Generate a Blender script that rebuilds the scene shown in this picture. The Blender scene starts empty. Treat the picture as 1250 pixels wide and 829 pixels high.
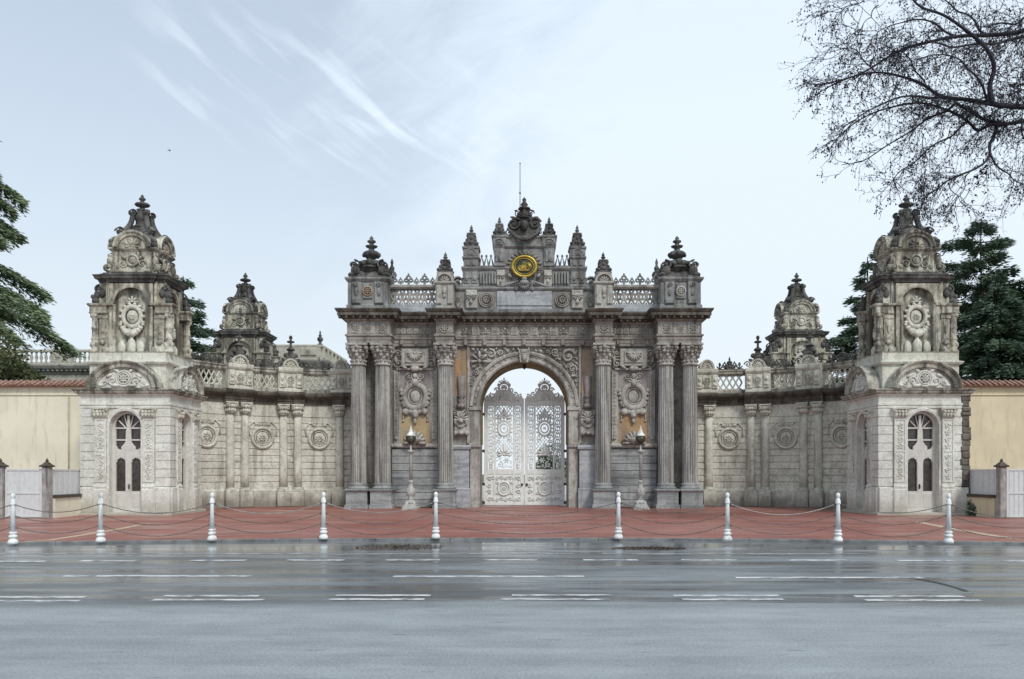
import bpy, math, random
import numpy as np
from mathutils import Matrix, Vector
PI = math.pi
rnd = random.Random(7)
scene = bpy.context.scene
COL = scene.collection

# ------------------------------------------------------------------ mesh builder
def _sphere(n=8, m=5):
    v = [(0, 0, -1)]
    for j in range(1, m):
        a = -PI/2 + PI*j/m
        for i in range(n):
            b = 2*PI*i/n
            v.append((math.cos(a)*math.cos(b), math.cos(a)*math.sin(b), math.sin(a)))
    v.append((0, 0, 1))
    q, t = [], []
    for i in range(n):
        t.append((0, 1+(i+1) % n, 1+i))
        t.append((len(v)-1, 1+(m-2)*n+i, 1+(m-2)*n+(i+1) % n))
    for j in range(m-2):
        for i in range(n):
            a = 1+j*n+i; b = 1+j*n+(i+1) % n
            q.append((a, b, b+n, a+n))
    return np.array(v, float), np.array(q), np.array(t)
SPH = _sphere()
OCT = (np.array([(1,0,0),(0,1,0),(-1,0,0),(0,-1,0),(0,0,1),(0,0,-1)], float),
       np.array([(0,1,4),(1,2,4),(2,3,4),(3,0,4),(1,0,5),(2,1,5),(3,2,5),(0,3,5)]))

class MB:
    BASE = np.eye(4)
    def __init__(s):
        s.V = []; s.F = []; s.n = 0; s.M = MB.BASE.copy(); s.st = []
    def push(s, M):
        s.st.append(s.M); s.M = s.M @ np.array(M, float); return s
    def pop(s):
        s.M = s.st.pop()
    def add(s, v, faces, smooth=False):
        v = np.asarray(v, float)
        w = v @ s.M[:3, :3].T + s.M[:3, 3]
        flip = np.linalg.det(s.M[:3, :3]) < 0
        for f in faces:
            if len(f) == 0: continue
            if isinstance(f, np.ndarray):
                g = f + s.n
                if flip: g = g[:, ::-1]
                s.F.append((g, smooth))
            else:
                g = [i + s.n for i in f]
                if flip: g = g[::-1]
                s.F.append((np.array([g]), smooth))
        s.V.append(w); s.n += len(v)
        return s
    # --- primitives
    def box(s, x0, x1, y0, y1, z0, z1):
        v = [(x0,y0,z0),(x1,y0,z0),(x1,y1,z0),(x0,y1,z0),(x0,y0,z1),(x1,y0,z1),(x1,y1,z1),(x0,y1,z1)]
        return s.add(v, [np.array([(0,3,2,1),(4,5,6,7),(0,1,5,4),(1,2,6,5),(2,3,7,6),(3,0,4,7)])])
    def bbox(s, x0, x1, y0, y1, z0, z1, b=.02):          # box with a bevelled front (towards -y)
        v = [(x0,y0+b,z0),(x1,y0+b,z0),(x1,y0+b,z1),(x0,y0+b,z1),
             (x0+b,y0,z0+b),(x1-b,y0,z0+b),(x1-b,y0,z1-b),(x0+b,y0,z1-b),
             (x0,y1,z0),(x1,y1,z0),(x1,y1,z1),(x0,y1,z1)]
        return s.add(v, [np.array([(4,5,6,7),(0,1,5,4),(1,2,6,5),(2,3,7,6),(3,0,4,7),
                                   (8,9,1,0),(9,10,2,1),(10,11,3,2),(11,8,0,3),(11,10,9,8)])])
    def blob(s, x, y, z, rx, ry=None, rz=None, a=0.0):
        ry = rx if ry is None else ry; rz = rx if rz is None else rz
        v = SPH[0] * (rx, ry, rz)
        c, d = math.cos(a), math.sin(a)
        w = np.column_stack((v[:,0]*c - v[:,2]*d, v[:,1], v[:,0]*d + v[:,2]*c)) + (x, y, z)
        return s.add(w, [SPH[1], SPH[2]], True)
    def lathe(s, x, y, prof, n=16, flutes=0, smooth=True, a0=0.0, sq=1.0):
        m = len(prof)
        ang = a0 + 2*PI*np.arange(n)/n
        mod = np.ones(n)
        if flutes:
            mod = 1 - .11*np.clip(np.sin(flutes*ang), -.2, 1)
        V = []
        for r, z in prof:
            V.append(np.column_stack((x + r*mod*np.cos(ang), y + r*sq*mod*np.sin(ang), np.full(n, z))))
        V = np.vstack(V)
        i = np.arange(n); j = (i+1) % n
        Q = np.vstack([np.column_stack((k*n+i, k*n+j, (k+1)*n+j, (k+1)*n+i)) for k in range(m-1)])
        return s.add(V, [Q, list(range(n))[::-1], [(m-1)*n+k for k in range(n)]], smooth)
    def tube(s, pts, r, n=6, cap=True, smooth=True):
        P = np.array(pts, float); m = len(P)
        R = np.full(m, r) if np.isscalar(r) else np.array(r, float)
        T = np.gradient(P, axis=0)
        T /= (np.linalg.norm(T, axis=1)[:, None] + 1e-9)
        ref = np.array((0, 1., 0)) if abs(T[:,1]).mean() < .8 else np.array((0, 0, 1.))
        A = np.cross(T, ref); A /= (np.linalg.norm(A, axis=1)[:, None] + 1e-9)
        B = np.cross(T, A)
        ang = 2*PI*np.arange(n)/n
        V = (P[:,None,:] + R[:,None,None]*(np.cos(ang)[None,:,None]*A[:,None,:] + np.sin(ang)[None,:,None]*B[:,None,:])).reshape(-1, 3)
        i = np.arange(n); j = (i+1) % n
        Q = np.vstack([np.column_stack((k*n+i, k*n+j, (k+1)*n+j, (k+1)*n+i)) for k in range(m-1)])
        f = [Q]
        if cap: f += [list(range(n))[::-1], [(m-1)*n+k for k in range(n)]]
        return s.add(V, f, smooth)
    def ring(s, x, y, z, R, r, n=20, k=6, ez=1.0, ry=None):
        ry = r if ry is None else ry
        a = 2*PI*np.arange(n)/n; b = 2*PI*np.arange(k)/k
        rr = R + r*np.cos(b)[None,:]
        V = np.stack((x + rr*np.cos(a)[:,None], y + np.broadcast_to(ry*np.sin(b)[None,:], (n,k)), z + rr*ez*np.sin(a)[:,None]), -1).reshape(-1,3)
        Q = []
        for i in range(n):
            for j in range(k):
                i2 = (i+1) % n; j2 = (j+1) % k
                Q.append((i*k+j, i2*k+j, i2*k+j2, i*k+j2))
        return s.add(V, [np.array(Q)], True)
    def prism(s, poly, y0, y1):                             # polygon in x,z extruded along y
        n = len(poly)
        V = [(x, y0, z) for x, z in poly] + [(x, y1, z) for x, z in poly]
        i = np.arange(n); j = (i+1) % n
        return s.add(V, [np.column_stack((j, i, i+n, j+n)), list(range(n)), list(range(2*n-1, n-1, -1))])
    def arc(s, cx, cz, A, B, prof, a0=0, a1=PI, n=32, smooth=False):  # closed profile (o,y) swept on an ellipse
        k = len(prof); V = []
        for i in range(n+1):
            t = a0 + (a1-a0)*i/n
            for o, y in prof: V.append((cx+(A+o)*math.cos(t), y, cz+(B+o)*math.sin(t)))
        Q = [(i*k+j, i*k+(j+1) % k, (i+1)*k+(j+1) % k, (i+1)*k+j) for i in range(n) for j in range(k)]
        return s.add(V, [np.array(Q), list(range(k)), [n*k+j for j in range(k)][::-1]], smooth)
    def plan(s, poly, prof):                                # plan polygon (ccw) raised through (offset, z) levels
        P = np.array(poly, float); n = len(P)
        d1 = P - np.roll(P, 1, 0); d2 = np.roll(P, -1, 0) - P
        d1 /= np.linalg.norm(d1, axis=1)[:,None]; d2 /= np.linalg.norm(d2, axis=1)[:,None]
        n1 = np.column_stack((d1[:,1], -d1[:,0])); n2 = np.column_stack((d2[:,1], -d2[:,0]))
        mt = (n1+n2)/(1+(n1*n2).sum(1))[:,None]
        V = np.vstack([np.column_stack((P + mt*o, np.full(n, z))) for o, z in prof])
        i = np.arange(n); j = (i+1) % n; m = len(prof)
        Q = np.vstack([np.column_stack((k*n+i, k*n+j, (k+1)*n+j, (k+1)*n+i)) for k in range(m-1)])
        return s.add(V, [Q, list(range(n))[::-1], [(m-1)*n+k for k in range(n)]])
    def strip(s, x0, x1, prof, seg=1):                      # closed profile (y,z) run along x
        k = len(prof); V = []
        for i in range(seg+1):
            x = x0 + (x1-x0)*i/seg
            V += [(x, y, z) for y, z in prof]
        Q = [(i*k+j, (i+1)*k+j, (i+1)*k+(j+1) % k, i*k+(j+1) % k) for i in range(seg) for j in range(k)]
        return s.add(V, [np.array(Q), list(range(k))[::-1], [seg*k+j for j in range(k)]])
    # --- carved ornament, facing -y
    def spiral(s, x, y, z, R, d=1, a0=0.0, turns=1.4, th=.2, n=16):
        t = np.linspace(0, 1, n)
        r = R*(1-.82*t); a = a0 + d*turns*2*PI*t
        s.tube(np.column_stack((x+r*np.cos(a), np.full(n, y), z+r*np.sin(a))), R*th*(1-.45*t), 5)
        s.blob(x, y, z, R*.22, R*.2, R*.22); return s
    def rosette(s, x, y, z, R, k=8, ring=True):
        if ring: s.ring(x, y, z, R*.9, R*.13, 18, 5)
        for i in range(k):
            a = 2*PI*i/k
            s.blob(x+R*.45*math.cos(a), y, z+R*.45*math.sin(a), R*.3, R*.3, R*.14, a)
        s.blob(x, y-.02*R, z, R*.2, R*.25, R*.2); return s
    def palm(s, x, y, z, R, k=7, a0=-.1, a1=PI+.1):          # fan of petals
        for i in range(k):
            a = a0+(a1-a0)*i/(k-1)
            s.blob(x+R*.55*math.cos(a), y, z+R*.55*math.sin(a), R*.46, R*.3, R*.15, a)
        s.blob(x, y, z, R*.22, R*.25, R*.2); return s
    def swag(s, x0, z0, x1, z1, sag, r, y, n=9):
        for i in range(n):
            t = i/(n-1); q = 1-(2*t-1)**2
            s.blob(x0+(x1-x0)*t, y-r*.4*q, z0+(z1-z0)*t-sag*q, r*(.6+.5*q), r*(.6+.5*q), r*(.55+.5*q), rnd.uniform(0, 3))
        return s
    def rinceau(s, x0, x1, z0, z1, y, seed=0):
        h = z1-z0; L = x1-x0; k = max(1, round(L/(h*1.05))); w = L/k
        rr = random.Random(seed)
        for i in range(k):
            cx = x0+w*(i+.5); cz = (z0+z1)/2; R = min(w, h)*.38
            d = 1 if i % 2 else -1
            s.spiral(cx, y, cz, R, d, PI*(i % 2)+.4, 1.3, .22)
            for q in range(5):
                a = 2*PI*q/5+rr.uniform(-.3, .3)
                s.blob(cx+R*1.1*math.cos(a), y, cz+R*1.1*math.sin(a), R*.34, R*.26, R*.15, a+.9*d)
        return s
    def rinceau_v(s, x0, x1, z0, z1, y, seed=0):
        R = Matrix(((0,0,1,0),(0,1,0,0),(1,0,0,0),(0,0,0,1)))   # swap x and z
        s.push(R); s.rinceau(z0, z1, x0, x1, y, seed); s.pop(); return s
    def pack(s, inside, bb, y, rmax, rmin, seed=1, tries=900):
        rr = random.Random(seed); pl = []
        for t in range(tries):
            r = rmax*(1-t/tries)**1.5+rmin
            x = rr.uniform(bb[0], bb[1]); z = rr.uniform(bb[2], bb[3])
            if not inside(x, z, r): continue
            if any((x-a)**2+(z-b)**2 < (r+c)**2*.72 for a, b, c in pl): continue
            pl.append((x, z, r))
            k = rr.random()
            if r < rmax*.35: s.blob(x, y, z, r*1.1, r*.7, r*.6, rr.uniform(0, 3))
            elif k < .55: s.spiral(x, y, z, r*.85, rr.choice((-1, 1)), rr.uniform(0, 6), 1.3, .25)
            elif k < .8: s.rosette(x, y, z, r, 6, False)
            else: s.palm(x, y, z-r*.3, r*1.2, 5)
        return s
    def volute(s, x, y0, y1, z, R, d=1, a0=0):               # a scroll with width in y
        n = 18; t = np.linspace(0, 1, n); r = R*(1-.8*t); a = a0+d*1.5*2*PI*t
        P = np.column_stack((x+r*np.cos(a), z+r*np.sin(a)))
        V = []
        for i in range(n):
            dr = R*.12
            u = np.array((math.cos(a[i]), math.sin(a[i])))
            for o, y in ((dr, y0), (dr, y1), (-dr, y1), (-dr, y0)):
                V.append((P[i,0]+u[0]*o, y, P[i,1]+u[1]*o))
        Q = [(i*4+j, (i+1)*4+j, (i+1)*4+(j+1) % 4, i*4+(j+1) % 4) for i in range(n-1) for j in range(4)]
        s.add(V, [np.array(Q), [0,1,2,3], [(n-1)*4+k for k in (3,2,1,0)]])
        s.push(Matrix.Translation((x, 0, z)) @ Matrix.Rotation(-PI/2, 4, 'X'))
        s.lathe(0, 0, [(R*.3, -abs(y1)), (R*.3, 0)] if False else [(R*.28, y0-.01), (R*.28, y1+.01)], 10)
        s.pop(); return s
    # --- link
    def build(s, name, mat, parent=None, warp=None, loc=None):
        V = np.vstack(s.V)
        if warp: V = warp(V)
        me = bpy.data.meshes.new(name)
        nl = sum(f.size for f, _ in s.F); nf = sum(len(f) for f, _ in s.F)
        me.vertices.add(len(V)); me.vertices.foreach_set('co', V.astype(np.float32).ravel())
        me.loops.add(nl); me.polygons.add(nf)
        me.loops.foreach_set('vertex_index', np.concatenate([f.ravel() for f, _ in s.F]).astype(np.int32))
        tot = np.concatenate([np.full(len(f), f.shape[1]) for f, _ in s.F]).astype(np.int32)
        me.polygons.foreach_set('loop_start', (np.cumsum(tot)-tot).astype(np.int32))
        me.polygons.foreach_set('use_smooth', np.concatenate([np.full(len(f), sm) for f, sm in s.F]))
        me.update(calc_edges=True); me.validate()
        me.materials.append(mat)
        o = bpy.data.objects.new(name, me); COL.objects.link(o)
        if loc is not None: o.location = loc
        if parent is not None: o.parent = parent
        return o

def T(x, y, z): return Matrix.Translation((x, y, z))
def RZ(a): return Matrix.Rotation(a, 4, 'Z')
def SC(x, y, z): return Matrix.Diagonal((x, y, z, 1))
def thing(name, label, cat, loc=(0,0,0), group=None, rz=0):
    o = bpy.data.objects.new(name, None); COL.objects.link(o); o.empty_display_size = .3
    o.location = loc; o.rotation_euler = (0, 0, rz)
    return tag(o, label, cat, group)
def tag(o, label, cat, group=None):
    o['label'] = label; o['category'] = cat
    if group: o['group'] = group
    return o
def struct(o):
    o['kind'] = 'structure'; return o
def copy_tree(o, parent=None):
    c = o.copy(); COL.objects.link(c)
    if parent is not None: c.parent = parent
    for ch in list(o.children): copy_tree(ch, c)
    return c

# ------------------------------------------------------------------ materials
class NT:
    def __init__(s, name):
        s.m = bpy.data.materials.new(name); s.m.use_nodes = True
        s.t = s.m.node_tree; s.b = s.t.nodes['Principled BSDF']
    def n(s, typ, ins=None, **props):
        o = s.t.nodes.new(typ)
        for k, v in props.items(): setattr(o, k, v)
        for k, v in (ins or {}).items(): s.set(o.inputs[k], v)
        return o
    def set(s, sock, v):
        if isinstance(v, bpy.types.NodeSocket): s.t.links.new(v, sock)
        else: sock.default_value = v
    def pos(s):
        return s.n('ShaderNodeNewGeometry').outputs['Position']
    def scale(s, vec, sc):
        return s.n('ShaderNodeVectorMath', {0: vec, 1: sc}, operation='MULTIPLY').outputs[0]
    def noise(s, vec, scale, detail=5, rough=.55, dist=0):
        return s.n('ShaderNodeTexNoise', {'Vector': vec, 'Scale': scale, 'Detail': detail, 'Roughness': rough, 'Distortion': dist}).outputs['Fac']
    def ramp(s, f, a, b, lo=0., hi=1.):
        return s.n('ShaderNodeMapRange', {0: f, 1: a, 2: b, 3: lo, 4: hi}, interpolation_type='SMOOTHSTEP').outputs[0]
    def mix(s, f, a, b, mode='MIX'):
        o = s.n('ShaderNodeMix', data_type='RGBA', blend_type=mode)
        s.set(o.inputs[0], f); s.set(o.inputs[6], a); s.set(o.inputs[7], b)
        return o.outputs[2]
    def math(s, op, a, b=0.):
        return s.n('ShaderNodeMath', {0: a, 1: b}, operation=op).outputs[0]
    def bump(s, h, strength=.3, dist=.02):
        s.set(s.b.inputs['Normal'], s.n('ShaderNodeBump', {'Height': h, 'Strength': strength, 'Distance': dist}).outputs[0])
    def out(s, col, rough=.7, metal=0., spec=.5):
        s.set(s.b.inputs['Base Color'], col); s.set(s.b.inputs['Roughness'], rough)
        s.set(s.b.inputs['Metallic'], metal); s.set(s.b.inputs['Specular IOR Level'], spec)
        return s.m
def C(r, g, b): return (r, g, b, 1)

def stone(name, c1, c2, stain, streak=.6, lo=.5, hi=.68, rough=.8, vein=None, bump=.35, splash=None, mottle=.35):
    tint = lambda c: (c[0]*.965, c[1]*.99, c[2]*.995)
    c1, c2, stain = tint(c1), tint(c2), tint(stain)
    t = NT(name); p = t.pos()
    col = t.mix(t.ramp(t.noise(p, .75, 6, .6), .35, .65), C(*c1), C(*c2))
    if vein:
        vs, vc, va, ve = vein
        v = t.ramp(t.noise(t.scale(p, vs), 1, 7, .65, ve), .42, .66)
        col = t.mix(t.math('MULTIPLY', v, va), col, C(*vc))
    st = t.ramp(t.noise(t.scale(p, (2.6, 2.6, .3)), 1, 6, .62), lo, hi)
    blot = t.ramp(t.noise(p, 1.9, 7, .68), lo-.04, hi+.06)
    f = t.math('MULTIPLY', t.math('MAXIMUM', st, t.math('MULTIPLY', blot, .8)), streak)
    col = t.mix(f, col, C(*stain))
    mo = t.ramp(t.noise(t.scale(p, (1, 1, .7)), 4.2, 6, .7), .5, .66)
    col = t.mix(t.math('MULTIPLY', mo, mottle), col, C(*stain))
    fine = t.noise(p, 11, 5, .6)
    col = t.mix(1., col, t.mix(t.ramp(fine, .3, .7), C(.84,.84,.84), C(1.12,1.115,1.10)), 'MULTIPLY')
    if splash:
        z = t.n('ShaderNodeSeparateXYZ', {0: p}).outputs[2]
        g = t.ramp(t.math('ADD', z, t.math('MULTIPLY', t.noise(p, 2.2, 5), 1.1)), .55, 1.5, .75, 0.)
        col = t.mix(g, col, C(*splash))
    t.bump(t.math('ADD', t.noise(p, 30, 4), t.math('MULTIPLY', fine, 1.5)), bump, .018)
    return t.out(col, rough, 0, .35)

S_GATE = stone('grey carved gate stone', (.50,.47,.43), (.375,.348,.315), (.10,.088,.076), .68, mottle=.48)
S_GATE_DK = stone('weathered attic stone', (.33,.325,.315), (.225,.22,.21), (.055,.053,.05), .7, .47, .64)
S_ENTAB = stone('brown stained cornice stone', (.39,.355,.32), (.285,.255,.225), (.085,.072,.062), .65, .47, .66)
S_SHAFT = stone('veined grey column marble', (.52,.50,.46), (.39,.375,.35), (.13,.12,.112), .5, .5, .68, .6,
                ((5.5, 5.5, .22), (.13,.125,.12), .9, .7), .2, mottle=.15)
S_DADO = stone('blue grey banded marble', (.41,.415,.41), (.31,.315,.31), (.13,.13,.127), .45, .52, .7, .5,
               ((.35, .35, 2.6), (.14,.15,.155), .75, .8), .2)
S_PLAQUE = stone('pale banded marble', (.46,.47,.485), (.38,.39,.405), (.17,.17,.18), .4, .52, .7, .5,
               ((.5, .5, 3.4), (.22,.23,.25), .8, .7), .15)
S_AMBER = stone('amber marble', (.50,.27,.10), (.34,.25,.17), (.20,.17,.15), .55, .5, .62, .5,
               ((1.5, 1.5, .8), (.33,.29,.23), .8, 1.2), .1)
S_CREAM = stone('honey marble', (.46,.33,.17), (.40,.33,.23), (.24,.19,.14), .5, .5, .66, .5, None, .1)
S_MAUVE = stone('mauve marble', (.35,.30,.295), (.30,.275,.265), (.13,.11,.10), .5, .5, .66, .6, None, .1)
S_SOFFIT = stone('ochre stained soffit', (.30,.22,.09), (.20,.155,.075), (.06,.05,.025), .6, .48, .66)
S_TOWER = stone('pale tower stone', (.74,.725,.67), (.645,.63,.57), (.29,.265,.215), .5, .52, .68, splash=(.36,.335,.275), mottle=.16)
S_TOWER_TOP = stone('lichen blackened tower stone', (.67,.635,.54), (.50,.455,.36), (.075,.068,.055), .85, .45, .58, mottle=.5)
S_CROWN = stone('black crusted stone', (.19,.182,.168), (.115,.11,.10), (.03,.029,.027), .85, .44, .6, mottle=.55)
S_WALL = stone('coursed wall stone', (.72,.695,.61), (.59,.565,.485), (.20,.18,.14), .55, .50, .67, splash=(.13,.118,.095))
S_WALL_TOP = stone('stained balustrade stone', (.60,.575,.50), (.45,.425,.36), (.085,.076,.063), .85, .45, .61, mottle=.55)
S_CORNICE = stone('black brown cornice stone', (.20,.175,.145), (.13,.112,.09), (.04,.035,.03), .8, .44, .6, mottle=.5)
S_PALACE = stone('distant palace stone', (.52,.49,.42), (.44,.41,.34), (.2,.19,.16), .5)
S_PALACE_DK = stone('palace cornice stone', (.34,.33,.31), (.26,.25,.23), (.1,.1,.09), .6)

def plain(name, c, rough=.5, metal=0., var=.12, spec=.5, ns=6, bump=0, c2=None, amt=.5):
    t = NT(name); p = t.pos()
    n = t.noise(p, ns, 6, .6)
    col = t.mix(t.ramp(n, .35, .65), C(*[x*(1-var) for x in c]), C(*[x*(1+var) for x in c]))
    if c2:
        m = t.ramp(t.noise(t.scale(p, (3.4, 3.4, .5)), 1.3, 6, .65), .52, .68)
        col = t.mix(t.math('MULTIPLY', m, amt), col, C(*c2))
    if bump: t.bump(t.noise(p, ns*6, 4), bump, .01)
    return t.out(col, rough, metal, spec)
M_GOLD = plain('gilding', (.42,.31,.07), .45, .7, .2)
M_DARKGREEN = plain('dark green enamel', (.018,.03,.016), .25)
M_IRON = plain('grey white painted iron', (.74,.76,.73), .5, 0, .06, c2=(.50,.51,.48), amt=.5)
M_IRON_DK = plain('black iron', (.03,.03,.03), .4)
M_BOLLARD = plain('chipped white bollard paint', (.76,.775,.765), .7, 0, .08, .25, 9, 0, c2=(.27,.275,.255), amt=.8)
M_CHAIN = plain('dull grey chain', (.15,.125,.11), .6, .3, .25)
M_ROPE = plain('pale galvanised chain', (.30,.30,.29), .5, .3, .2)
M_DOOR = plain('off white door paint', (.60,.585,.54), .4, 0, .06, c2=(.42,.40,.35), amt=.5)
M_GLASS = plain('dark window glass', (.055,.046,.040), .12, 0, .3)
M_LAMP = plain('cast lamp paint', (.40,.40,.37), .5, 0, .15, c2=(.16,.15,.12), amt=.8)
M_LANTERN = plain('tarnished lantern metal', (.075,.075,.05), .35, .3, .3)
M_CREAM = plain('cream plaster', (.75,.715,.57), .85, 0, .05, .2, .8, .05, c2=(.55,.51,.405), amt=.6)
M_YELLOW = plain('yellow plaster', (.68,.605,.425), .85, 0, .06, .2, .8, .05, c2=(.50,.44,.31), amt=.55)
M_TILE = plain('terracotta coping tile', (.30,.175,.135), .75, 0, .35, ns=9)
M_PANEL = plain('white sheet metal', (.61,.635,.635), .45, 0, .05, c2=(.48,.5,.52), amt=.4)
M_POST = plain('stained grey post stone', (.33,.315,.295), .8, 0, .25, ns=3, c2=(.06,.055,.05), amt=.8, bump=.2)
M_CAP = plain('rusty dark cap metal', (.07,.055,.042), .7, 0, .4)
M_POLE = plain('grey flagpole', (.25,.26,.28), .4, .2)
M_PIPE = plain('downpipe paint', (.42,.38,.29), .6)
M_BARK = plain('brown bark', (.055,.042,.032), .9, 0, .3)
M_TWIG = plain('dark plane twig', (.028,.026,.038), .85, 0, .35)
M_BIRD = plain('grey bird feathers', (.08,.08,.085), .8)

def leafmat(name, c1, c2, c3):
    t = NT(name)
    r = t.n('ShaderNodeNewGeometry').outputs['Random Per Island']
    n = t.noise(t.pos(), .9, 4)
    col = t.mix(t.ramp(r, 0, 1), C(*c1), C(*c2))
    col = t.mix(t.ramp(n, .45, .65), col, C(*c3))
    return t.out(col, .65, 0, .25)
M_CEDAR = leafmat('cedar needles', (.12,.17,.10), (.185,.24,.135), (.21,.27,.15))
M_CEDAR_B = leafmat('blue dark cedar needles', (.06,.10,.07), (.105,.155,.105), (.13,.19,.11))
M_CEDAR_G = leafmat('fresh green conifer needles', (.085,.15,.07), (.14,.22,.10), (.19,.28,.12))
M_BUSH = leafmat('glossy evergreen leaves', (.06,.08,.032), (.11,.125,.055), (.08,.09,.04))

def road_mat():
    t = NT('wet asphalt'); p = t.pos()
    xyz = t.n('ShaderNodeSeparateXYZ', {0: p})
    y = xyz.outputs[1]
    grain = t.noise(p, 34, 5, .75)
    patch = t.noise(t.scale(p, (.13, .75, 1)), 1, 7, .66)
    streak = t.noise(t.scale(p, (.10, 2.3, 1)), 1, 5, .6)
    col = t.mix(t.ramp(patch, .35, .65), C(.085,.095,.10), C(.235,.262,.275))
    near = t.ramp(t.math('ADD', y, t.math('MULTIPLY', t.math('SUBTRACT', patch, .5), .5)), 9.7, 10.4, 1., 0.)
    mott = t.noise(t.scale(p, (.7, 1.6, 1)), 1.3, 6, .7)
    col = t.mix(near, col, t.mix(t.ramp(streak, .3, .7), C(.235,.258,.268), C(.295,.322,.332)))
    col = t.mix(1., col, t.mix(t.ramp(mott, .3, .7), C(.85,.855,.86), C(1.1,1.1,1.1)), 'MULTIPLY')
    mark = t.ramp(t.noise(t.scale(p, (1.1, 7, 1)), 1.2, 5, .6), .62, .70)
    col = t.mix(t.math('MULTIPLY', mark, .55), col, C(.10,.105,.11))   # older, paler asphalt of the near lane
    col = t.mix(1., col, t.mix(t.ramp(grain, .3, .7), C(.70,.70,.70), C(1.28,1.28,1.28)), 'MULTIPLY')
    far = t.ramp(y, 9.5, 17.5)
    gut = t.ramp(y, 15.2, 17.6)
    thr = t.math('ADD', streak, t.math('MULTIPLY', gut, .1))
    wet = t.math('MULTIPLY', t.ramp(thr, .47, .56), t.math('SUBTRACT', 1., near))
    pud = t.math('MULTIPLY', t.ramp(t.noise(t.scale(p, (.28, 1.5, 1)), 1, 4, .5), .47, .53), gut)
    wet = t.math('MAXIMUM', t.math('MULTIPLY', wet, .75), pud)
    sky_sheen = t.math('MULTIPLY', t.ramp(t.noise(t.scale(p, (.22, 2.2, 1)), 1.4, 6, .6), .47, .56), gut)
    col = t.mix(t.math('MULTIPLY', sky_sheen, .7), col, C(.34,.375,.39))  # pale gutter streaks: bright sky reflection on the wet strip, put into the colour
    rough = t.math('ADD', .42, t.math('MULTIPLY', wet, -.32))
    rough = t.math('ADD', rough, t.math('MULTIPLY', near, .12))
    col = t.mix(t.math('MULTIPLY', wet, .5), col, C(.06,.063,.067))
    h = t.math('MULTIPLY', grain, t.math('SUBTRACT', 1., t.math('MULTIPLY', wet, .95)))
    t.bump(h, .35, .006)
    return t.out(col, rough, 0, .6)
def pave_mat():
    t = NT('wet red pavement'); p = t.pos()
    n = t.noise(t.scale(p, (.5, .5, 1)), 1, 6, .62)
    col = t.mix(t.ramp(n, .35, .65), C(.225,.068,.048), C(.295,.108,.082))
    worn = t.ramp(t.noise(t.scale(p, (.2, .7, 1)), 1, 6, .65), .5, .68)
    big = t.ramp(t.noise(t.scale(p, (.07, .12, 1)), 1, 3), .4, .62)
    col = t.mix(t.math('MULTIPLY', big, .35), col, C(.37,.20,.17))
    col = t.mix(t.math('MULTIPLY', worn, .5), col, C(.40,.235,.195))
    g = t.noise(p, 45, 4, .7)
    col = t.mix(1., col, t.mix(t.ramp(g, .3, .7), C(.8,.8,.8), C(1.15,1.15,1.15)), 'MULTIPLY')
    wet = t.ramp(t.noise(t.scale(p, (.3, .8, 1)), 1, 4), .45, .6)
    t.bump(g, .25, .006)
    return t.out(col, t.math('ADD', .62, t.math('MULTIPLY', wet, -.3)), 0, .45)
M_ROAD = road_mat(); M_PAVE = pave_mat()
M_KERB = plain('wet kerb stone', (.17,.175,.175), .4, 0, .3, ns=3)
M_GROUND = plain('garden ground', (.10,.115,.06), .95, 0, .3, ns=.5)
M_COURT = plain('pale courtyard gravel', (.40,.38,.34), .9, 0, .1)
def paint(name, c, wear):
    t = NT(name); p = t.pos()
    n = t.noise(t.scale(p, (2, 6, 1)), 1.4, 7, .7)
    col = t.mix(t.ramp(n, wear-.06, wear+.1), C(*c), C(.16,.17,.178))
    return t.out(col, .5)
M_LINE = paint('worn white road paint', (.68,.69,.68), .50)
M_FADED = paint('faded edge line paint', (.42,.44,.45), .47)
M_CRACK = plain('bitumen crack seal', (.018,.018,.02), .35)
M_YLINE = paint('worn pale pavement paint', (.55,.42,.28), .55)
M_DRIFT = plain('damp leaf litter', (.075,.055,.035), .8, 0, .5, ns=12)

# ------------------------------------------------------------------ camera geometry of the photograph
F, CX, HY, H = 900., 640., 578., 1.75
def at(px, py, D): return ((px-CX)*D/F, D, H+(HY-py)*D/F)
cam = bpy.data.cameras.new('camera'); co = bpy.data.objects.new('camera', cam); COL.objects.link(co)
co.location = (0, 0, H); co.rotation_euler = (PI/2, 0, 0)
cam.sensor_width = 36; cam.lens = F/1250*36; cam.sensor_fit = 'HORIZONTAL'
cam.shift_x = -(CX-625)/1250; cam.shift_y = (HY-414.5)/1250; cam.clip_end = 3000; cam.clip_start = .1
scene.camera = co

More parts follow.
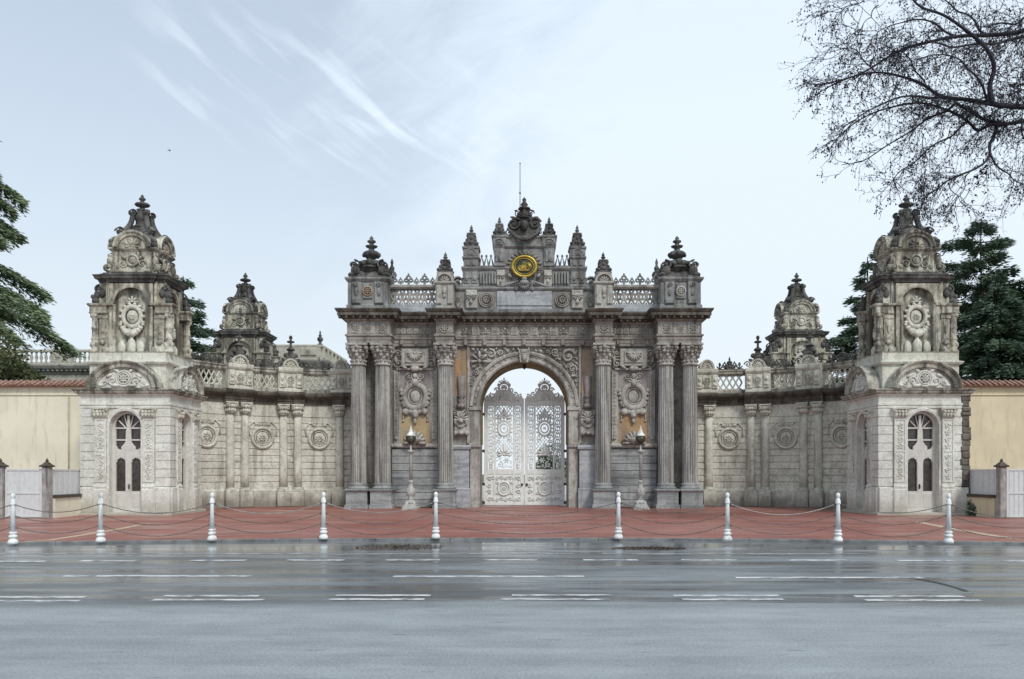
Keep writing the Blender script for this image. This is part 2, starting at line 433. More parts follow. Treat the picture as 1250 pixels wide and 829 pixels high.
# ------------------------------------------------------------------ shared pieces
def rect(x0, x1, y0, y1): return [(x0,y0),(x1,y0),(x1,y1),(x0,y1)]
def finial(mb, x, y, z, h, r, n=10):                        # small urn-and-spike finial
    P = [(.75,0),(.8,.06),(.45,.12),(.38,.18),(.8,.3),(1,.4),(.8,.5),(.4,.55),(.5,.6),(.55,.66),(.3,.72),(.22,.78),(.32,.85),(.2,.92),(.02,1)]
    return mb.lathe(x, y, [(a*r, z+b*h) for a, b in P], n)
def pinnacle(mb, x, y, z, h, r):                            # two-tier carved pinnacle with a spike
    mb.plan(rect(x-r, x+r, y-r, y+r), [(0,z),(0,z+.06*h),(-.1*r,z+.08*h),(-.22*r,z+.2*h),(-.45*r,z+.34*h),(-.4*r,z+.38*h),(-.46*r,z+.52*h),(-.36*r,z+.56*h),(-.36*r,z+.6*h),(-.74*r,z+.66*h)])
    for sx in (-1, 1):
        for sy in (-1, 1):
            mb.blob(x+sx*r*.76, y+sy*r*.76, z+.15*h, r*.36, r*.36, h*.09); mb.blob(x+sx*r*.62, y+sy*r*.62, z+.3*h, r*.22, r*.22, h*.08)
            mb.blob(x+sx*r*.5, y+sy*r*.5, z+.5*h, r*.22, r*.22, h*.07)
    mb.blob(x, y-r*.8, z+.2*h, r*.42, r*.25, h*.1); mb.blob(x, y-r*.55, z+.42*h, r*.22, r*.2, h*.1)
    mb.lathe(x, y, [(.24*r,z+.62*h),(.14*r,z+.68*h),(.3*r,z+.73*h),(.32*r,z+.77*h),(.14*r,z+.81*h),(.24*r,z+.86*h),(.1*r,z+.93*h),(.02*r,z+h)], 8)
    return mb
def trefoil(mb, x, y, z, h):                                # pierced trefoil cresting unit
    r = h*.17
    mb.box(x-h*.09, x+h*.09, y-.04, y+.04, z, z+h*.3)
    for a in (0, PI): mb.ring(x+math.cos(a)*h*.2, y, z+h*.42, r*.8, h*.085, 10, 5)
    mb.ring(x, y, z+h*.62, r, h*.09, 10, 5); mb.blob(x, y, z+h*.92, h*.09, .05, h*.12)
    return mb
def guilloche(mb, x0, x1, z0, z1, y, step, th=.05):         # interlaced bands, open between
    h = z1-z0; k = max(2, round((x1-x0)/step)); n = k*8+1; t = np.linspace(0, 1, n); x = x0+(x1-x0)*t
    for ph in (0, PI/2, PI, 3*PI/2):
        mb.tube(np.column_stack((x, np.full(n, y+.012*(ph > 2)), (z0+z1)/2+h*.5*np.cos(PI*k*t+ph))), th, 6)
    for i in range(k): mb.rosette(x0+(x1-x0)*(i+.5)/k, y-.02, (z0+z1)/2, .075, 5, False)
    return mb
def lattice(mb, x0, x1, z0, z1, y, step, th=.045, seg=3):      # pierced balustrade of crossing bars and rings
    h = z1-z0; k = max(2, round((x1-x0)/step)); w = (x1-x0)/k
    for i in range(k):
        a = x0+w*i
        t = np.linspace(0, 1, 7)
        mb.tube(np.column_stack((a+w*t, np.full(7, y), (z0+z1)/2 + h*.5*np.cos(PI*t))), th, 5)
        mb.tube(np.column_stack((a+w*t, np.full(7, y+.01), (z0+z1)/2 - h*.5*np.cos(PI*t))), th, 5)
        mb.ring(a+w/2, y, (z0+z1)/2, h*.24, th*.8, 12, 4)
        mb.ring(a, y, (z0+z1)/2, h*.2, th*.8, 10, 4)
        mb.blob(a+w/2, y, z1-h*.07, w*.13, .05, h*.07); mb.blob(a+w/2, y, z0+h*.07, w*.13, .05, h*.07)
    return mb

# ================================================================== THE CENTRAL GATE
G = thing('monumental_gate', 'tall grey carved stone gateway with round arch, columns and gold medallion', 'gateway', (0, 38, 0))
SPR, RA = 5.21, 2.28                                        # spring height and radius of the arch
def archpoly(half, top, r=RA, spr=SPR, n=40):
    P = [(-half, 0), (-r, 0)]
    P += [(r*math.cos(PI-PI*i/n), spr+r*math.sin(PI-PI*i/n)) for i in range(n+1)]
    return P + [(r, 0), (half, 0), (half, top), (-half, top)]
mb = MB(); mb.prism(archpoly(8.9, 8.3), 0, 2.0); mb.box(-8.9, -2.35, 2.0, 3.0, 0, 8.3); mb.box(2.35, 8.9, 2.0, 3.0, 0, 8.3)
mb.build('wall', S_ENTAB, G)  # brown-stained ground; recess shade behind the reliefs is put into its darker colour
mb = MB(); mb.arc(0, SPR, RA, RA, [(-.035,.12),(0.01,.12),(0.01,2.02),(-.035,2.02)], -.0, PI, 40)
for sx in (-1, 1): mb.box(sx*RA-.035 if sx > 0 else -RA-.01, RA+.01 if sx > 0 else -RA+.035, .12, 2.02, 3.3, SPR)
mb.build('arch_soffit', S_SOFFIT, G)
mb = MB(); PR = [(0,.06),(0,-.1),(.07,-.16),(.17,-.16),(.2,-.1),(.33,-.1),(.36,-.2),(.47,-.24),(.52,-.2),(.52,.06)]
mb.arc(0, SPR, RA, RA, PR, 0, PI, 48)
for sx in (-1, 1):
    mb.push(SC(sx, 1, 1)); mb.plan(rect(RA, RA+.5, -.12, .06), [(.0,0),(0,SPR)]); mb.plan(rect(RA+.03, RA+.5, -.16, .06), [(0,3.05),(.06,3.12),(.06,3.28),(0,3.32)])
    mb.plan(rect(RA, RA+.5, -.12, .06), [(.003,SPR-.25),(.07,SPR-.2),(.07,SPR-.05),(.003,SPR)]); mb.pop()
for i in range(25):
    a = PI*(i+.5)/25; mb.blob((RA+.27)*math.cos(a), -.11, SPR+(RA+.27)*math.sin(a), .05, .05, .05)
mb.build('arch_moulding', S_GATE, G)
mb = MB(); mb.prism([(-.2, SPR+RA-.05), (.2, SPR+RA-.05), (.3, SPR+RA+.62), (-.3, SPR+RA+.62)], -.32, 0)
mb.volute(-.14, -.36, -.1, SPR+RA+.5, .16, -1); mb.volute(.14, -.36, -.1, SPR+RA+.5, .16, 1, PI); mb.blob(0, -.36, SPR+RA+.2, .16, .12, .24)
mb.build('keystone', S_GATE, G)
mb = MB(); mb.lathe(0, .6, [(.02, SPR+RA-.3), (.09, SPR+RA-.22), (.1, SPR+RA-.1), (.05, SPR+RA)], 8)
mb.build('pendant', M_IRON_DK, G)
for sx in (-1, 1):
    mb = MB(); mb.push(SC(sx, 1, 1))
    ins = lambda x, z, r: math.hypot(x, z-SPR) > RA+.56+r and x+r < 2.8 and z+r < 8.26 and x-r > .1
    mb.pack(ins, (.2, 2.8, 5.5, 8.26), -.09, .40, .06, 5+sx, 5200); mb.pack(ins, (.2, 2.8, 5.5, 8.26), -.05, .14, .05, 9+sx, 2600)
    mb.box(2.8, 2.93, -.12, .02, 3.3, 8.3)
    mb.build('spandrel_relief', S_GATE, G)
    # amber strip beside the arch, with carved baluster and bracket under it
    mb = MB(); mb.push(SC(sx, 1, 1)); mb.box(2.96, 3.56, -.035, .02, 5.85, 8.12); mb.build('amber_panel', S_AMBER, G)
    mb = MB(); mb.push(SC(sx, 1, 1)); mb.box(2.96, 3.56, -.03, .02, 5.1, 5.845)
    mb.lathe(3.26, -.05, [(.2,5.12),(.24,5.25),(.12,5.4),(.2,5.5),(.1,5.62),(.22,5.7),(.16,5.9),(.2,6.3),(.2,6.75)], 10); mb.build('baluster_relief', S_MAUVE, G)
    mb = MB(); mb.push(SC(sx, 1, 1)); mb.bbox(2.86, 3.62, -.3, 0, 3.75, 4.95, .06)
    for x in (2.95, 3.53): mb.volute(x, -.4, -.1, 4.85, .15, 1); mb.blob(x, -.32, 3.82, .1, .1, .14); mb.blob(x, -.34, 4.4, .09, .1, .2)
    mb.palm(3.24, -.33, 4.5, .42, 7); mb.blob(3.24, -.36, 4.45, .15, .1, .15); mb.swag(2.95, 4.35, 3.53, 4.35, .22, .06, -.33, 7); mb.blob(3.24, -.3, 3.82, .12, .1, .1)
    mb.build('carved_bracket', S_GATE, G)
    mb = MB(); mb.push(SC(sx, 1, 1)); mb.plan(rect(2.82, 3.95, -.3, 0), [(.06,0),(.06,.95),(0,1.0),(0,2.95),(.08,3.0),(.1,3.12),(.03,3.2)]); mb.box(2.95, 3.35, -.315, -.2, 1.15, 2.85)
    mb.build('arch_pier_dado', S_PLAQUE, G)
    # bay between the outer pair and the inner column
    mb = MB(); mb.push(SC(sx, 1, 1))
    for k in range(8):
        z0 = .02+k*.375; mb.bbox(4.4, 6.8, -.12-.05*(k < 2), .02, z0, z0+.355, .018)
    mb.build('dado_courses', S_DADO, G)
    mb = MB(); mb.push(SC(sx, 1, 1)); mb.strip(4.4, 6.8, [(.02,3.05),(-.16,3.05),(-.24,3.12),(-.24,3.2),(-.16,3.28),(.02,3.28)]); mb.build('sill', S_GATE, G)
    mb = MB(); mb.push(SC(sx, 1, 1))
    for x in (4.63, 6.58):
        mb.box(x-.13, x+.13, -.1, .02, 3.28, 7.05); mb.rinceau_v(x-.09, x+.09, 3.6, 6.9, -.11, 2); mb.blob(x, -.14, 3.55, .09)
    for x in (4.8, 6.41): mb.box(x-.035, x+.035, -.07, .02, 3.28, 7.05)
    mb.build('panel_frame', S_GATE, G)
    mb = MB(); mb.push(SC(sx, 1, 1)); mb.box(4.84, 6.375, -.02, .03, 3.28, 4.95); mb.build('honey_panel', S_CREAM if sx < 0 else S_AMBER, G)
    mb = MB(); mb.push(SC(sx, 1, 1)); mb.box(4.84, 6.375, -.02, .03, 4.955, 7.05); mb.build('mauve_panel', S_MAUVE, G)
    cx = 5.61
    mb = MB(); mb.push(SC(sx, 1, 1))
    mb.ring(cx, -.08, 5.72, .55, .15, 28, 8, 1.12); mb.ring(cx, -.06, 5.72, .36, .05, 24, 5, 1.12)
    mb.blob(cx, -.02, 5.72, .3, .06, .36)
    mb.palm(cx, -.14, 6.38, .36, 7); mb.blob(cx, -.2, 6.4, .16, .14, .2); mb.blob(cx, -.16, 6.75, .14, .12, .16)
    for e in (-1, 1): mb.spiral(cx+e*.3, -.12, 6.75, .18, e); mb.spiral(cx+e*.26, -.12, 6.35, .15, -e, 1)
    for e in (-1, 1):
        for q in range(9):
            t = q/8; x = cx+e*(.72-.5*t*t); z = 6.05-1.15*t+.1*math.sin(t*9)
            mb.blob(x, -.1, z, .08+.08*t, .1, .09+.06*t, rnd.uniform(0, 3))
            mb.blob(x+e*.08, -.08, z-.03, .07, .08, .07)
        mb.blob(cx+e*.47, -.12, 4.92, .2, .14, .18); mb.blob(cx+e*.62, -.06, 4.68, .05, .06, .18); mb.blob(cx+e*.62, -.06, 4.46, .07, .06, .06)
    mb.blob(cx, -.14, 4.8, .19, .15, .26); mb.blob(cx, -.2, 4.72, .1, .12, .12); mb.blob(cx, -.12, 4.46, .1, .1, .18)
    for e in (-1, 1): mb.spiral(cx+e*.2, -.13, 4.95, .13, e)
    mb.build('wreath_relief', S_GATE, G)
    mb = MB(); mb.push(SC(sx, 1, 1)); mb.bbox(cx-.72, cx+.72, -.22, .02, 7.25, 8.15, .04); mb.bbox(cx-.5, cx+.5, -.28, -.2, 7.4, 8.02, .04)
    for e in (-1, 1):
        mb.spiral(cx+e*.86, -.13, 7.9, .2, e); mb.spiral(cx+e*.86, -.13, 7.4, .24, -e); mb.blob(cx+e*.55, -.22, 7.2, .2, .12, .08, e*.5); mb.blob(cx+e*1.0, -.1, 7.6, .1, .1, .2)
    mb.palm(cx, -.3, 7.9, .42, 9, PI, 2*PI); mb.box(cx-.95, cx+.95, -.16, .02, 7.06, 7.16); mb.blob(cx, -.22, 7.12, .26, .16, .16)
    mb.build('cartouche', S_GATE, G)
    mb = MB(); mb.push(SC(sx, 1, 1)); mb.palm(cx, -.3, 3.34, .62, 9); mb.lathe(cx, -.28, [(.1,3.28),(.3,3.32),(.42,3.5),(.4,3.56)], 12)
    for e in (-1, 1): mb.spiral(cx+e*.42, -.26, 3.44, .15, e)
    mb.build('shell_ornament', S_GATE, G)
    # narrow panel between the paired columns
    mb = MB(); mb.push(SC(sx, 1, 1)); mb.box(7.45, 8.12, -.05, .02, 1.0, 8.2); mb.box(7.55, 8.02, -.1, -.03, 1.3, 3.1)
    mb.rinceau_v(7.6, 7.97, 3.4, 7.9, -.07, 4); mb.build('narrow_relief', S_ENTAB, G)

def column(x, y, parent, sh=S_SHAFT):
    r = .375
    mb = MB(); z0, z1 = 1.27, 7.18
    pr = [(r*1.03-.06*r*max(0, t-.3)/.7*1.6, z0+(z1-z0)*t) for t in np.linspace(0, 1, 9)]
    mb.lathe(x, y, pr, 80, 20, False)
    c = mb.build('column', sh, parent)
    mb = MB(); mb.plan(rect(x-.53, x+.53, y-.5, .68+y+.02), [(.06,0),(.06,.16),(0,.2),(0,.82),(.05,.86),(.07,.94),(.0,.98)])
    mb.lathe(x, y, [(.52,.98),(.52,1.04),(.46,1.08),(.41,1.12),(.46,1.18),(.45,1.23),(.39,1.27)], 28)
    mb.build('pedestal', S_DADO, c)
    mb = MB(); mb.lathe(x, y, [(.37,7.18),(.42,7.2),(.42,7.26),(.36,7.3),(.36,7.52),(.4,7.55),(.36,7.58),(.37,7.7),(.42,7.95),(.52,8.12)], 24)
    for i in range(12):
        a = 2*PI*i/12; mb.blob(x+.38*math.cos(a), y+.38*math.sin(a), 7.41, .06, .06, .07)
    for k, (zz, rr, hh) in enumerate(((7.72, .41, .16), (7.92, .47, .15))):
        for i in range(8):
            a = 2*PI*(i+.5*k)/8
            mb.blob(x+rr*math.cos(a), y+rr*math.sin(a), zz, .1, .1, hh); mb.blob(x+(rr+.06)*math.cos(a), y+(rr+.06)*math.sin(a), zz+hh*.8, .1, .1, .06)
    for sx in (-1, 1):
        for sy in (-1, 1):
            mb.push(T(x+sx*.42, y+sy*.42, 8.05) @ RZ(math.atan2(sy, sx)))
            mb.volute(0, -.07, .07, 0, .17, 1, PI/2); mb.pop()
        mb.blob(x, y+sx*.5, 8.1, .1, .08, .1); mb.blob(x+sx*.5, y, 8.1, .08, .1, .1)
    mb.plan(rect(x-.5, x+.5, y-.5, y+.5), [(0,8.14),(.05,8.18),(.05,8.27),(0,8.28)])
    mb.build('capital', S_GATE, c)
CXS = (3.99, 7.17, 8.39)
for x in CXS:
    for sx in (-1, 1): column(sx*x, -.68, G)

# entablature with breaks over the columns
def gate_plan(back=2.6, fr=-.18, pr=-1.12):
    h = [(-8.87, back), (-8.87, pr), (-6.69, pr), (-6.69, fr), (-4.42, fr), (-4.42, pr), (-3.56, pr), (-3.56, fr)]
    return h[1:] + [(-x, y) for x, y in h[::-1]][:-1] + [(8.87, back), (-8.87, back)]
GP = gate_plan()
mb = MB(); mb.plan(GP, [(0,8.28),(0,8.42),(.025,8.44),(.025,8.58),(.09,8.63),(.09,8.7),(.0,8.73),(0,9.36),(.07,9.4),(.1,9.46)])
for i in range(7): mb.bbox(-3.02+i*1.0-.09, -3.02+i*1.0+.09, -.3, -.15, 8.32, 8.6, .02)
for sx in (-1, 1):
    for i in range(3): mb.bbox(sx*5.55-.75+i*.75-.07, sx*5.55-.75+i*.75+.07, -.29, -.15, 8.34, 8.58, .02)
mb.build('entablature', S_ENTAB, G)
mb = MB()
for i in range(13):
    x = -3.0+i*.5
    if i % 2: mb.bbox(x-.2, x+.2, -.23, -.17, 8.84, 9.26, .02); mb.rosette(x, -.235, 9.05, .17, 8)
    else: mb.palm(x, -.2, 8.95, .26, 5); mb.blob(x, -.22, 9.15, .08); mb.spiral(x-.12, -.2, 8.9, .09, 1); mb.spiral(x+.12, -.2, 8.9, .09, -1)
mb.strip(-3.4, 3.4, [(-.17,8.76),(-.22,8.76),(-.22,8.8),(-.17,8.8)]); mb.strip(-3.4, 3.4, [(-.17,9.3),(-.22,9.3),(-.22,9.34),(-.17,9.34)])
mb.build('frieze_relief', S_GATE, G)
for sx in (-1, 1):
    mb = MB()
    for i in range(7):
        x = sx*5.55-.99+i*.33
        mb.bbox(x-.15, x+.15, -.24, -.17, 8.9, 9.2, .02); mb.rosette(x, -.25, 9.05, .15, 6)
    mb.rinceau(sx*5.55-1.05, sx*5.55+1.05, 8.74, 8.88, -.22, 3); mb.rinceau(sx*5.55-1.05, sx*5.55+1.05, 9.22, 9.36, -.22, 3)
    mb.build('frieze_relief', S_GATE, G); mb = MB()
    mb.rosette(sx*3.99, -1.14, 9.04, .26, 8); mb.spiral(sx*3.99-.3, -1.14, 8.9, .13, 1); mb.spiral(sx*3.99+.3, -1.14, 8.9, .13, -1)
    mb.build('frieze_relief', S_GATE, G); mb = MB()
    for q, x in enumerate((-8.45, -7.78, -7.1)): mb.rosette(sx*x, -1.14, 9.04, .27 if q != 1 else .2, 8); mb.bbox(sx*x-.3, sx*x+.3, -1.14, -1.1, 8.76, 9.33, .02)
    mb.build('frieze_relief', S_GATE, G)
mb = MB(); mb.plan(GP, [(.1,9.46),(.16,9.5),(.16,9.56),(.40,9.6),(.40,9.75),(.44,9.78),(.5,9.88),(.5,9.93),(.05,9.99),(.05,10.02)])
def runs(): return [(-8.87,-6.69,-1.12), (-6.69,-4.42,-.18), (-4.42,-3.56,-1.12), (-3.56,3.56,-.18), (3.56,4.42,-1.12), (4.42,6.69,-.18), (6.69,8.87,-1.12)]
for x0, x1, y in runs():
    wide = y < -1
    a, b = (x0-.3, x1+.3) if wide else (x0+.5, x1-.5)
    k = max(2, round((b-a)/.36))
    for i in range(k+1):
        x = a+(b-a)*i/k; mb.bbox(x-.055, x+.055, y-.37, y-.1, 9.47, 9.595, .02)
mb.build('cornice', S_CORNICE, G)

# attic
mb = MB(); mb.plan(rect(-4.5, 4.5, -.1, 1.9), [(0,10.0),(0,10.3)]); mb.plan(rect(-3.62, 3.62, -.14, 1.9), [(.1,10.0),(.1,10.16),(0,10.2),(0,11.1),(.06,11.14),(.12,11.22),(.12,11.3),(0,11.34)])
mb.plan(rect(-3.13, 3.13, -.05, 1.6), [(0,11.32),(0,12.18),(.06,12.22),(.11,12.3),(.11,12.38),(0,12.4)])
for sx in (-1, 1):
    mb.push(SC(sx, 1, 1))
    for i in range(6): mb.box(1.445+i*.15, 1.525+i*.15, -.17, -.04, 11.5, 12.08); mb.blob(1.48+i*.15, -.07, 11.5, .05); mb.blob(1.48+i*.15, -.07, 12.08, .05)
    mb.plan(rect(2.38, 3.16, -.14, .7), [(.04,11.34),(.04,11.45),(0,11.48),(0,11.75),(.05,11.78),(0,11.82),(0,12.12),(.05,12.2)])
    for x in (2.55, 2.95): mb.bbox(x-.14, x+.14, -.2, -.1, 11.5, 12.1, .03); mb.blob(x, -.2, 11.75, .1, .06, .16)
    mb.plan(rect(2.36, 3.12, -.14, .62), [(0,12.4),(0,12.75),(.06,12.8),(.08,12.86),(.02,12.9),(.02,13.28),(.07,13.32),(.07,13.4),(0,13.42)])
    mb.arc(2.74, 12.95, .26, .3, [(0,-.12),(0,-.19),(.07,-.19),(.07,-.12)], 0, PI, 12); mb.bbox(2.5, 2.68, -.19, -.1, 12.42, 12.72, .02); mb.bbox(2.8, 2.98, -.19, -.1, 12.42, 12.72, .02)
    mb.palm(2.74, -.16, 12.95, .2, 5)
    mb.volute(3.4, -.1, .4, 11.62, .3, 1, -.6); mb.box(3.14, 3.6, -.1, .4, 11.32, 11.45)
    mb.pop()
mb.build('attic', S_GATE_DK, G)
for sx in (-1, 1):
    M0 = SC(sx, 1, 1)
    mb = MB(); mb.push(M0); mb.rosette(1.95, -.2, 10.66, .3, 10); mb.ring(1.95, -.17, 10.66, .36, .05, 24, 5); mb.build('roundel', S_ENTAB, G)
    mb = MB(); mb.push(M0); mb.prism([(3.4,10.25),(3.62,10.66),(3.4,11.05),(3.2,10.66)], -.2, -.1); mb.rosette(3.4, -.21, 10.66, .16, 8); mb.build('lozenge', S_ENTAB, G)
    mb = MB(); mb.push(M0); mb.bbox(2.42, 3.0, -.34, -.1, 10.18, 11.14, .05); mb.palm(2.71, -.38, 10.85, .3, 7, PI, 2*PI); mb.blob(2.71, -.4, 10.85, .2, .12, .12); mb.blob(2.71, -.4, 10.52, .09, .1, .14); mb.build('mask_bracket', S_GATE, G)
    mb = MB(); mb.push(M0); mb.bbox(1.0, 1.42, -.2, -.03, 11.4, 12.2, .04); mb.palm(1.21, -.22, 11.9, .24, 5, PI, 2*PI); mb.blob(1.21, -.24, 11.9, .16, .1, .1); mb.blob(1.21, -.22, 11.6, .08, .08, .12); mb.build('mask_bracket', S_GATE, G)
mb = MB(); mb.bbox(-1.42, 1.42, -.22, -.1, 10.34, 11.1, .03); mb.bbox(-1.42, 1.42, -.2, -.1, 10.02, 10.32, .02); mb.build('plaque', S_PLAQUE, G)
mb = MB(); mb.plan(rect(-1.52, 1.52, -.1, 1.2), [(0,12.36),(0,13.3),(.05,13.34),(.1,13.4),(.1,13.78),(.16,13.84),(.16,13.92),(0,13.95)])
for sx in (-1, 1):
    mb.push(SC(sx, 1, 1)); mb.plan(rect(1.0, 1.55, -.2, .4), [(.02,12.4),(0,12.5),(0,13.3),(.08,13.42),(.08,13.8),(.13,13.86),(.13,13.94),(0,13.97)])
    mb.bbox(1.08, 1.24, -.25, -.15, 12.6, 13.2, .02); mb.bbox(1.32, 1.48, -.25, -.15, 12.6, 13.2, .02); mb.blob(1.28, -.22, 12.8, .1, .08, .2)
    mb.arc(1.28, 13.5, .24, .24, [(0,-.26),(0,-.33),(.07,-.33),(.07,-.26)], 0, PI, 12); mb.palm(1.28, -.3, 13.5, .2, 5); mb.pop()
mb.build('attic_pavilion', S_GATE_DK, G)
# medallion: gilt ring, dark green field, calligraphic monogram, rays
mb = MB(); mb.lathe(0, 0, [(.56,0),(.56,.05)], 40); MED = T(0, -.26, 12.33) @ SC(1, 1, .86)
mb = MB(); mb.push(MED @ Matrix.Rotation(PI/2, 4, 'X')); mb.lathe(0, 0, [(.6,-.1),(.6,.03),(.55,.05)], 40); mb.pop(); med = mb.build('medallion', M_DARKGREEN, G)
mb = MB(); mb.ring(0, -.3, 12.33, .6, .09, 44, 8, .86); mb.ring(0, -.33, 12.33, .475, .024, 40, 6, .85); mb.build('ring', M_GOLD, med)
mb = MB(); Y = -.325
def curve(P, r):
    P = np.array(P); t = np.linspace(0, 1, len(P)); u = np.linspace(0, 1, len(P)*5)
    mb.tube(np.column_stack((np.interp(u, t, P[:,0]), np.full(len(u), Y), 12.33+np.interp(u, t, P[:,1]))), r, 5)
a = np.linspace(0, 2*PI, 15)
curve(np.column_stack((-.12+.2*np.cos(a), -.08+.13*np.sin(a))), .028); curve(np.column_stack((-.13+.13*np.cos(a), -.08+.08*np.sin(a))), .025)
for i, x in enumerate((-.09, -.01, .07)): curve([(x-.02, -.08), (x, .06), (x+.02, .2-.02*i), (x+.07, .26-.03*i)], .02); curve([(x+.06, .22-.03*i), (x+.13, .1), (x+.1, -.02), (x+.16, -.12)], .014)
curve([(.0,-.14), (.16,-.19), (.3,-.12), (.36,.0), (.3,.14), (.22,.18), (.2,.1), (.28,.04)], .026); curve([(-.3,-.18), (-.1,-.22), (.1,-.21), (.25,-.2)], .022)
mb.blob(-.13, Y, 12.25, .1, .02, .06); mb.blob(.27, Y, 12.38, .07, .02, .1)
mb.build('monogram', M_GOLD, med)
mb = MB()
for i in range(11):
    a = PI*(i+1)/12; mb.push(T(0, -.17, 12.33)); mb.blob(.83*math.cos(a), 0, .76*math.sin(a), .13, .07, .06, a); mb.pop()
mb.arc(0, 12.33, .72, .66, [(0,-.1),(0,-.16),(.06,-.16),(.06,-.1)], .1, PI-.1, 24); mb.build('rays', S_ENTAB, med)
for sx in (-1, 1): mb = MB(); mb.spiral(sx*.86, -.16, 12.1, .16, sx); mb.blob(sx*.74, -.16, 11.9, .14, .08, .1, sx); mb.build('side_scroll', S_ENTAB, med)
mb = MB(); mb.palm(0, -.3, 11.45, .34, 9, PI, 2*PI); mb.blob(0, -.36, 11.5, .26, .16, .14); mb.blob(0, -.36, 11.68, .14, .12, .1)
for sx in (-1, 1): mb.spiral(sx*.36, -.26, 11.4, .16, sx); mb.blob(sx*.42, -.24, 11.2, .09, .08, .14); mb.tube([(sx*.3,-.2,11.62),(sx*.7,-.2,11.5),(sx*1.1,-.2,11.36),(sx*1.4,-.2,11.34)], .06)
mb.build('shell_relief', S_GATE_DK, G)
# crest of the pavilion
mb = MB(); y = .0
mb.prism([(-.8,13.94),(.8,13.94),(.72,14.25),(.86,14.55),(.7,14.8),(.45,14.9),(.3,15.2),(.12,15.35),(-.12,15.35),(-.3,15.2),(-.45,14.9),(-.7,14.8),(-.86,14.55),(-.72,14.25)], y-.08, y+.2)
for sx in (-1, 1):
    mb.spiral(sx*.55, y-.14, 14.58, .32, sx, .3); mb.spiral(sx*.34, y-.12, 15.12, .18, sx); mb.spiral(sx*.8, y-.1, 14.12, .2, -sx)
    mb.blob(sx*.45, y-.12, 14.85, .3, .1, .08, sx*.3); mb.blob(sx*.42, y-.02, 15.28, .1, .08, .05)
mb.tube([(-.85,y-.26,14.3),(-.6,y-.34,13.98),(-.3,y-.38,13.76),(0,y-.4,13.7),(.3,y-.38,13.76),(.6,y-.34,13.98),(.85,y-.26,14.3)], .075); mb.swag(-.6, 14.1, .6, 14.1, .42, .1, y-.34, 11)
mb.blob(0, y-.16, 14.5, .2, .14, .26); mb.palm(0, y-.14, 14.95, .28, 7); mb.blob(0, y-.1, 15.2, .12, .1, .2)
mb.lathe(0, y+.05, [(.2,15.33),(.34,15.38),(.3,15.45),(.12,15.5),(.2,15.62),(.12,15.72),(.08,15.8),(.12,15.87),(.02,16.0)], 10)
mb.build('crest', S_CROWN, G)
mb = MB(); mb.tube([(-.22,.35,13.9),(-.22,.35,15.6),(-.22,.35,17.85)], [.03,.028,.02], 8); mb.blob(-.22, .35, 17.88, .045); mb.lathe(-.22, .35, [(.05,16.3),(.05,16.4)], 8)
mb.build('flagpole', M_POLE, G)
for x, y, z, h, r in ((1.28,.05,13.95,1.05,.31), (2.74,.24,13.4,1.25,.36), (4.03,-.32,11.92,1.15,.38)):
    for sx in (-1, 1): mb = MB(); pinnacle(mb, sx*x, y, z, h, r); mb.build('pinnacle', S_CROWN, G)
